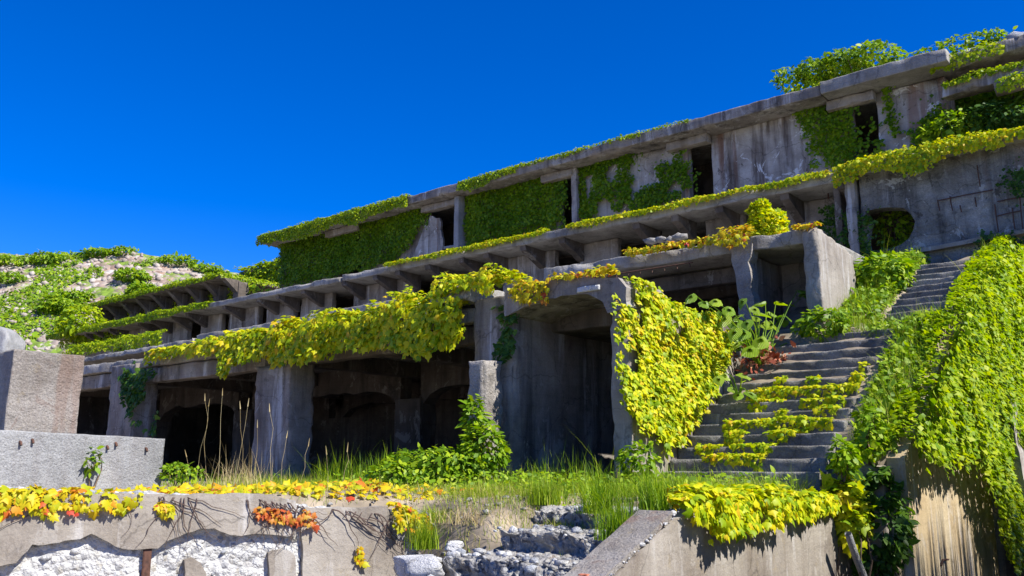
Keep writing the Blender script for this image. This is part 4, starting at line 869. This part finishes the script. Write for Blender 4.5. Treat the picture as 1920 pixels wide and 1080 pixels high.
tag(obj('ramp_grass', mesh('ramp_grass', *blades(q, .09 * np.exp(rng.normal(0, .4, n)), np.full(n, .004), .7), C['grass'])), 'short grass on the eroded ramp beside the crumbled steps', 'grass', kind='stuff')
q = ground_pts(8000, lambda x, y: (y > 6.0) & (y < 10.2) & (x < -5) & (x > -9.6) & (lambda s, f: (s > 4.4) | (f < -.5))(*sf(x, y))); n = len(q)
tag(obj('straw_litter', mesh('straw_litter', *blades(q, .10 * np.exp(rng.normal(0, .4, n)), np.full(n, .003), 1.9), C['dry'])), 'dry straw littering the eroded ramp', 'straw', kind='stuff')
q = ground_pts(5200, lambda x, y: (y > 9.4) & (x > -14) & (x < -4.85) & (fbm(np.stack([x, y, x * 0], 1) * 1.1, 75) > -.05)); n = len(q); q[:, 2] += .05 + .26 * rng.random(n) ** 1.3
tag(obj('terrace_weeds', mesh('terrace_weeds', *leaves(q, unit(np.array([.4, -.3, .9]) + rnd(n, .5)), rnd(n), .062 * np.exp(rng.normal(0, .3, n)), T_OV), C['weed'])), 'small leafy weeds among the terrace grass', 'weeds', kind='stuff')
def tuft(label, c, n, h, r, mat, lean=.5, group=None, cat='grass', name='grass_tuft', w=.005):
    P = np.array(c) + rnd(n) * np.array([r, r, 0]); o = obj(name, mesh(name, *blades(P, h * np.exp(rng.normal(0, .25, n)), np.full(n, w), lean, segs=4), mat)); return tag(o, label, cat, group)
def gp(px, py, z=-.45):
    p = at(px, py, Z=z); return p
tuft('bright lime grass tuft growing on the pale rubble edge', (-7.1, 9.25, -.5), 420, .3, .1, C['grass'], .35)
tuft('dark drooping sedge tuft at the top of the crumbled steps', (-5.9, 8.75, -.55), 300, .42, .1, C['weed'], .9)
tuft('lime grass tuft on the ramp beside the front wall end', (-7.75, 7.75, -.98), 320, .3, .08, C['grass'], .4)
tuft('grass tuft against the sloping parapet end', (-5.12, 7.9, -.75), 300, .35, .09, C['weed'], .4)
tuft('grass tuft filling the corner by the parapet top', (-5.2, 8.9, -.5), 420, .4, .14, C['weed'], .5)
for k, (px, py) in enumerate(((660, 885), (700, 880), (735, 885), (620, 888))):
    p = at(px, py, Y=11.3); tuft('tall blue-green grass clump in the shade before the middle opening', (p[0], 11.3, -.45), 110, .55, .14, C['weed'], .4, 'shaded grass clumps', w=.009)
for k, (px) in enumerate((1040, 1085, 1120, 1010)):
    p = at(px, 880, Y=11.3); tuft('tall green grass clump before the chamber opening', (p[0], 11.3, -.45), 60, .5, .16, C['weed'], .7, 'grass clumps at the chamber', w=.008)
tuft('pale grass tuft at the top of the eroded ramp', (-8.1, 9.3, -.5), 420, .24, .22, C['grass'], .6)
tuft('straw-coloured grass tuft on the face of the eroded ramp', (-7.55, 8.6, -.72), 420, .2, .25, C['dry'], .9)
tuft('low green tuft on the eroded ramp near the wall end', (-8.3, 8.5, -.72), 330, .2, .2, C['grass'], .7)
L = []
for k in range(420):
    x = random.uniform(-9.4, -5.0); y = random.uniform(6.6, 10.4); r = .012 + .045 * random.random() ** 3; L.append(rock((x, y, float(gz([x], [y])[0]) + r * .2), (r * 1.3, r, r * .6), k + 900, 1))
tag(obj('gravel', mesh('gravel', *joinq(L), C['aggregate'])), 'loose gravel and concrete crumbs on the eroded ramp', 'gravel', kind='stuff')
# dry seeding stalks at left
for k, (x0, hh) in enumerate(((368, 660 + 100), (390, 750), (410, 740), (440, 760), (455, 765), (470, 800), (510, 770), (528, 820), (560, 835), (615, 850), (640, 845), (345, 855))):
    D = 9.0 + .25 * (k % 3)
    b = at(x0, 892, Y=D); tp = at(x0 + random.uniform(-6, 26), hh, Y=D + random.uniform(-.2, .2)); b[2] = -.42
    t = thing('dry_grass_stalk', 'dry straw grass stalk with a seed head before the left openings', 'grass', b, 'dry seeding grass stalks')
    mid = (b + tp) / 2 + rnd(1)[0] * .03; obj('stalk', mesh('stalk', *tube([b, (b + mid) / 2, mid, (mid + tp) / 2 + rnd(1)[0] * .03, tp], .004, .002, 4), C['dry']), t)
    d = unit(tp - mid); obj('seed_head', mesh('seed_head', *tube([tp - d * .02, tp + d * .04, tp + d * .09, tp + d * .13], .011, .002, 5), C['dry']), t)
tuft('cluster of arching dry straw grass beside the second column', at(455, 885, Y=9.3) * [1, 1, 0] + [0, 0, -.42], 130, .55, .22, C['dry'], .6, w=.004)
# shrubs on the terrace
def bush(label, px, py, Y, r, n, size, mat, seed, name='leafy_shrub', T=T_OV, zb=-.42, group=None):
    p = at(px, py, Y=Y); return shrub(name, label, 'shrub', tuple(p), r, n, size, mat, T, seed, group, zbase=zb)
bush('bramble shrub climbing against the pilaster stub', 905, 845, 10.9, (.42, .35, .42), 1500, .085, C['weed'], 3)
bush('upright leafy shoot rising left of the pilaster stub', 888, 790, 10.95, (.16, .16, .42), 330, .11, C['weed'], 4)
bush('low bramble mound on the grass before the middle opening', 800, 875, 10.6, (1.1, .45, .32), 2300, .085, C['weed'], 5)
bush('low bramble mound at the edge of the sunny grass', 740, 890, 10.0, (.55, .35, .24), 1100, .08, C['weed'], 6)
bush('small leafy weed at the foot of the chamber right wall', 1195, 865, 11.6, (.3, .25, .3), 420, .09, C['weed'], 7)
bush('tiny green seedling growing before the pale ledge', 172, 862, 6.6, (.1, .1, .2), 46, .1, C['weed'], 8)
bush('low green weeds at the right end of the pale ledge', 330, 884, 8.0, (.7, .25, .14), 420, .07, C['weed'], 9)
# large-leaved plants by the stairs
HEART = tmpl([(0, .05), (.2, -.08), (.42, .05), (.5, .35), (.36, .7), (0, 1.08), (-.36, .7), (-.5, .35), (-.42, .05), (-.2, -.08)], .3, .3, (0, .4))
def veins(m):
    N, L = m.node_tree.nodes, m.node_tree.links; tc = N.new('ShaderNodeTexCoord'); sx = N.new('ShaderNodeSeparateXYZ'); L.new(tc.outputs['Object'], sx.inputs[0])
    def mth(op, a, b=None, c=None):
        n = N.new('ShaderNodeMath'); n.operation = op
        for i, v in enumerate((a, b, c)):
            if v is None: continue
            if isinstance(v, (int, float)): n.inputs[i].default_value = v
            else: L.new(v, n.inputs[i])
        return n.outputs[0]
    ax = mth('ABSOLUTE', sx.outputs[0]); sw = mth('SINE', mth('MULTIPLY', mth('SUBTRACT', sx.outputs[1], mth('MULTIPLY', ax, .8)), 46.0))
    f = mth('MAXIMUM', mth('MULTIPLY', mth('GREATER_THAN', sw, .88), .6), mth('LESS_THAN', ax, .014))
    b = next(n for n in N if n.type == 'BSDF_PRINCIPLED'); src = b.inputs['Base Color'].links[0].from_socket
    nz = N.new('ShaderNodeTexNoise'); nz.inputs['Scale'].default_value = 4; nz.inputs['Detail'].default_value = 6; L.new(tc.outputs['Object'], nz.inputs['Vector'])
    mo = N.new('ShaderNodeMix'); mo.data_type = 'RGBA'; L.new(mth('MULTIPLY', mth('GREATER_THAN', nz.outputs['Fac'], .62), .5), mo.inputs[0]); L.new(src, mo.inputs[6]); mo.inputs[7].default_value = (.3, .25, .06, 1)
    mx = N.new('ShaderNodeMix'); mx.data_type = 'RGBA'; L.new(f, mx.inputs[0]); L.new(mo.outputs[2], mx.inputs[6]); mx.inputs[7].default_value = (.42, .5, .12, 1); L.new(mx.outputs[2], b.inputs['Base Color'])
    bp = N.new('ShaderNodeBump'); bp.inputs['Strength'].default_value = .5; bp.inputs['Distance'].default_value = .03; L.new(sw, bp.inputs['Height']); L.new(bp.outputs[0], b.inputs['Normal'])
veins(C['big'])
def biglf(fold, droop, wv, seed):
    r = random.Random(seed); R0 = [(0, .05), (.1, -.06), (.22, -.09), (.36, -.02), (.47, .14), (.5, .32), (.45, .5), (.36, .68), (.22, .88), (.08, 1.02), (0, 1.14)]
    pts = R0 + [(-x, y) for x, y in R0[-2:0:-1]]; V = []; Fc = []
    for k, q in enumerate((0.0, .55, 1.0)):
        for x, y in pts:
            X = x * q; Y = .42 + (y - .42) * q; V.append((X, Y, -fold * abs(X) * (1 if k < 2 else 1.1) - droop * Y * Y + wv * q * q * r.uniform(-1, 1)))
    n = len(pts)
    for k in range(2):
        for i in range(n): j = (i + 1) % n; a = k * n; Fc.append((a + i, a + j, a + n + j)); Fc.append((a + i, a + n + j, a + n + i))
    return mesh('leaf', np.array(V), np.array(Fc), C['big'], True)
BIGL = [biglf(.3, .25, .03, 1), biglf(.7, .4, .05, 2), biglf(.1, .5, .04, 3), biglf(.5, .1, .06, 4)]
def bigplant(label, spots, foot, X, size, seed):
    r = random.Random(seed); f = at(*foot, X=X); t = thing('large_leaf_plant', label, 'plant', f)
    for px, py in spots:
        Xl = X + r.uniform(-.25, .35); p = at(px, py, X=Xl)
        m = (f + p) / 2 + np.array([r.uniform(-.08, .08), r.uniform(-.1, .1), .12]); stm = obj('stem', mesh('stem', *tube([f, (f + m) / 2, m, (m + p) / 2 + [0, 0, .03], p], .016, .006, 5), C['weed']), t)
        o = bpy.data.objects.new('leaf', r.choice(BIGL)); COL.objects.link(o); o.parent = stm
        nr = unit(np.array([[.35 + r.uniform(-.5, .5), -.45 + r.uniform(-.5, .5), .9]])); tp = unit(np.array([p - f]) * [1, 1, .2] + np.array([[r.uniform(-.6, .6), r.uniform(-.6, .6), -.3]]))
        x, y, z = frames(nr, tp); s = size * r.uniform(.7, 1.25); Mx = Matrix.Identity(4)
        for i in range(3): Mx[i][0] = x[0][i] * s; Mx[i][1] = y[0][i] * s; Mx[i][2] = z[0][i] * s; Mx[i][3] = p[i]
        o.matrix_basis = Mx
bigplant('tall plant with big heart-shaped leaves at the head of the side wall', [(1390, 590), (1410, 575), (1425, 600), (1440, 585), (1455, 565), (1470, 590), (1480, 570), (1495, 545), (1505, 555), (1400, 620), (1430, 630), (1450, 615), (1465, 635), (1490, 640), (1375, 600), (1385, 640), (1415, 650), (1440, 655), (1510, 630), (1300, 550), (1325, 565), (1345, 560), (1350, 585), (1370, 575), (1400, 600), (1420, 585), (1500, 615), (1478, 618), (1395, 560), (1435, 565), (1460, 600), (1405, 635), (1425, 612), (1445, 635), (1475, 650), (1380, 615), (1392, 655), (1362, 590)], (1425, 690), -6.95, .27, 1)
bigplant('low plant with dark glossy leaves on the stairs beside the side wall', [(1345, 705), (1370, 725), (1390, 700), (1410, 715), (1420, 728), (1360, 700), (1385, 735), (1400, 735)], (1385, 745), -6.95, .24, 2)
q = at(1430, 680, X=-6.9) + rnd(300) * np.array([.25, .2, .2]); n = len(q)
tag(obj('dead_leaves', mesh('dead_leaves', *leaves(q, rnd(n), rnd(n), .1 * np.exp(rng.normal(0, .3, n)), T_OV), C['dead'])), 'heap of withered red-brown leaves lying on the stairs', 'leaves')
# weeds on the bank right of and between the stairs
def bank_pts(n, f): 
    x = rng.uniform(-7.3, -3.45, n * 3); y = rng.uniform(12, 22, n * 3); k = f(x, y) & (bank(x, y) > -1.2); x, y = x[k][:n], y[k][:n]; return np.stack([x, y, bank(x, y)], 1)
fr = lambda x, y: ((x > -4.62) & (y < 17.2)) | ((x > -4.0) & (y >= 17.2)) | ((x < -5.3) & (x > -6.2) & (y > 17)) | ((x > -6.0) & (x < -4.8) & (y > 16.6) & (y < 17.5))
q = bank_pts(11000, fr); n = len(q)
tag(obj('bank_grass', mesh('bank_grass', *blades(q, .22 * np.exp(rng.normal(0, .4, n)), np.full(n, .005), .55), C['grass'])), 'tangled grass and weeds on the bank right of the stairs', 'grass', kind='stuff')
q = bank_pts(15000, lambda x, y: fr(x, y) & (fbm(np.stack([x, y, x * 0], 1) * 1.3, 91) > -.25)); n = len(q); q[:, 2] += .25 * rng.random(n) ** 1.4 * (1 + .8 * fbm(q * 1.5, 12))
tag(obj('bank_weeds', mesh('bank_weeds', *leaves(q, unit(np.array([.4, -.3, .8]) + rnd(n, .5)), rnd(n), .085 * np.exp(rng.normal(0, .3, n)), T_OV), C['weed'])), 'leafy weeds crowding the bank beside both stair flights', 'weeds', kind='stuff')
for k, (px, py, Y, r, nn) in enumerate(((1632, 812, 13.1, (.2, .35, .42), 650), (1692, 745, 14.8, (.18, .4, .3), 500), (1580, 855, 12.5, (.2, .25, .26), 360), (1715, 640, 16.8, (.3, .4, .3), 600))):
    bush(('tall feathery weed at the lower right end of the stairs', 'bushy weed halfway up the right of the stairs', 'small weed in front of the lowest stair steps at right', 'round weed beside the landing at the right of the stairs')[k], px, py, Y, r, nn, .085, C['weed'], 20 + k, zb=float(at(px, py, Y=Y)[2] - r[2]), name='tall_weed')
bush('leafy shrub between the sunlit end wall and the upper stairs', 1645, 520, 19.6, (.7, .7, .5), 1700, .12, C['weed'], 30, zb=3.6)
bush('yellowing shrub at the right edge of the upper stairs', 1850, 530, 19.6, (.4, .6, .45), 1200, .1, C['ivyM'], 31, zb=3.6)
bush('low green weeds at the foot of the sunlit end wall', 1545, 605, 16.7, (.5, .3, .3), 800, .1, C['weed'], 32, zb=2.5)
bush('pale shrub growing inside the ragged wall hole', 1675, 430, 23.0, (.5, .3, .6), 700, .1, C['weed'], 33, zb=4.6)
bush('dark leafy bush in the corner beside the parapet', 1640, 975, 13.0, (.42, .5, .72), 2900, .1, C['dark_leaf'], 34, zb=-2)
bush('yellow-leaved climber hanging at the parapet end', 1590, 960, 12.6, (.3, .25, .5), 800, .12, C['ivyY'], 35, zb=-2, T=T_MD)
# shrubs on the upper levels
tb = [(tuple(at(px, py, Y=26.5)), (rx, 1.0, rz), nn) for px, py, rx, rz, nn in ((1490, 148, .65, .2, 700), (1535, 136, .65, .3, 1000), (1590, 121, .75, .38, 1300), (1645, 106, .7, .34, 1100), (1570, 131, 1.0, .3, 900))]
shrub('roof_tree', 'spreading green tree growing on the roof of the upper hall', 'tree', tb[2][0], (1.6, 1.0, .8), 0, .12, C['weed'], T_OV, 40, blobs=tb, zbase=10.7)
bush('green shrub in the recess of the collapsed hall end', 1780, 245, 24.3, (.7, .5, .5), 1300, .12, C['weed'], 41, zb=7.4)
bush('bluish shrub at the right edge before the collapsed hall end', 1860, 225, 24.4, (1.0, .5, .5), 1700, .12, C['dark_leaf'], 42, zb=7.4)
bush('sparse shrub on the skyline above the collapsed hall end', 1800, 85, 25.3, (1.4, .4, .22), 800, .12, C['weed'], 43, zb=10.6)
bush('small bush at the far left canopy end', 150, 605, 22.5, (1.6, 1.0, 1.1), 1800, .2, C['ivyM'], 44, zb=6)
# shrubs on the stony hillside
big = [(120, .62, 3.4, 1.5, 2600), (150, .66, 2.6, 1.3, 1500), (250, .80, 3.0, 1.2, 1700), (270, .72, 2.8, 1.0, 1500), (330, .55, 4.0, 1.0, 1700), (410, .55, 4.5, 1.0, 1700), (20, .93, 3.5, .9, 1300), (90, .95, 4, .9, 1300), (180, .985, 3.2, .8, 1100), (225, .99, 2.6, .9, 900), (330, .985, 3.5, .8, 1100), (385, .985, 3, .7, 900), (20, .80, 3.4, .9, 1100), (60, .35, 3, .9, 900), (10, .4, 3, .9, 900), (300, .66, 3.2, .8, 900), (240, .6, 2.6, .8, 800), (215, .4, 2.8, 1.0, 900), (380, .7, 3, .7, 800)]
for k, (px, t, rx, rz, nn) in enumerate(big):
    p = hill_pt(np.array([px]), np.array([t]))[0]
    shrub('hillside_shrub', 'bright green shrub growing on the stony hillside' if k else 'largest dark green shrub in the middle of the stony hillside', 'shrub', tuple(p + np.array([0, 0, rz * .1])), (rx * .5, rx * .5, rz * .6), nn, .26, C['weed'], T_OV, 60 + k, 'shrubs on the stony hillside', zbase=p[2])
n = 34000; px = rng.uniform(-30, 470, n); t = rng.random(n) ** .8; P = hill_pt(px, t); k = fbm(P * .2, 33, 3) > .13; P = P[k]; n = len(P); P[:, 2] += .35 * rng.random(n)
tag(obj('hillside_herbs', mesh('hillside_herbs', *leaves(P, unit(np.array([.5, -.4, .8]) + rnd(n, .5)), rnd(n), .24 * np.exp(rng.normal(0, .35, n)), T_OV), C['weed'])), 'low herbs scattered over the stony hillside', 'herbs', kind='stuff')
n = 5000; px = rng.uniform(-30, 470, n); t = rng.random(n); P = hill_pt(px, t); L = []
for k in range(0, n, 4):
    r = .10 + .22 * random.random() ** 2; L.append(rock(P[k], (r * 1.3, r, r), k, 1))
tag(obj('hillside_stones', mesh('hillside_stones', *joinq(L), C['hillstone'])), 'loose stones strewn over the hillside', 'stones', kind='stuff')
# loose rocks
for k, (px, py, z, r, lab) in enumerate(((788, 1062, -1.05, (.34, .22, .12), 'flat pale loose rock beside the end of the front wall'), (850, 1025, -.95, (.13, .1, .06), 'small pale loose rock on the eroded ramp'), (1205, 448, 0, 0, ''))):
    if not lab: continue
    p = at(px, py, Z=z); tag(obj('loose_rock', mesh('loose_rock', *rock(p, r, k + 5, 3, .3), C['rubble'])), lab, 'rock')
t = thing('rubble_heap', 'white rubble lumps lying on the middle gallery roof', 'rubble', at(1240, 450, Y=19))
for k, (px, py) in enumerate(((1222, 448), (1240, 444), (1256, 446), (1268, 440), (1276, 440))):
    obj('lump', mesh('lump', *rock(at(px, py + 4, Y=19), (.2, .14, .09), k + 50, 1), C['slab']), t)

# row of tall reeds beside the forecourt, right of the frame; its jagged shadow lies on the walls' feet
n = 1500; P = np.stack([rng.uniform(.3, 1.0, n), rng.uniform(7.0, 19.0, n), np.full(n, -2.05)], 1); top = 3.75 + .45 * n1(P[:, 1] * 2.3, 7, 3) + .25 * rng.random(n)
tag(obj('tall_reeds', mesh('tall_reeds', *blades(P, (top + 2.05), np.full(n, .05), .02, segs=4), C['weed'])), 'row of tall reeds shading the foot of the right walls', 'reeds', kind='stuff')
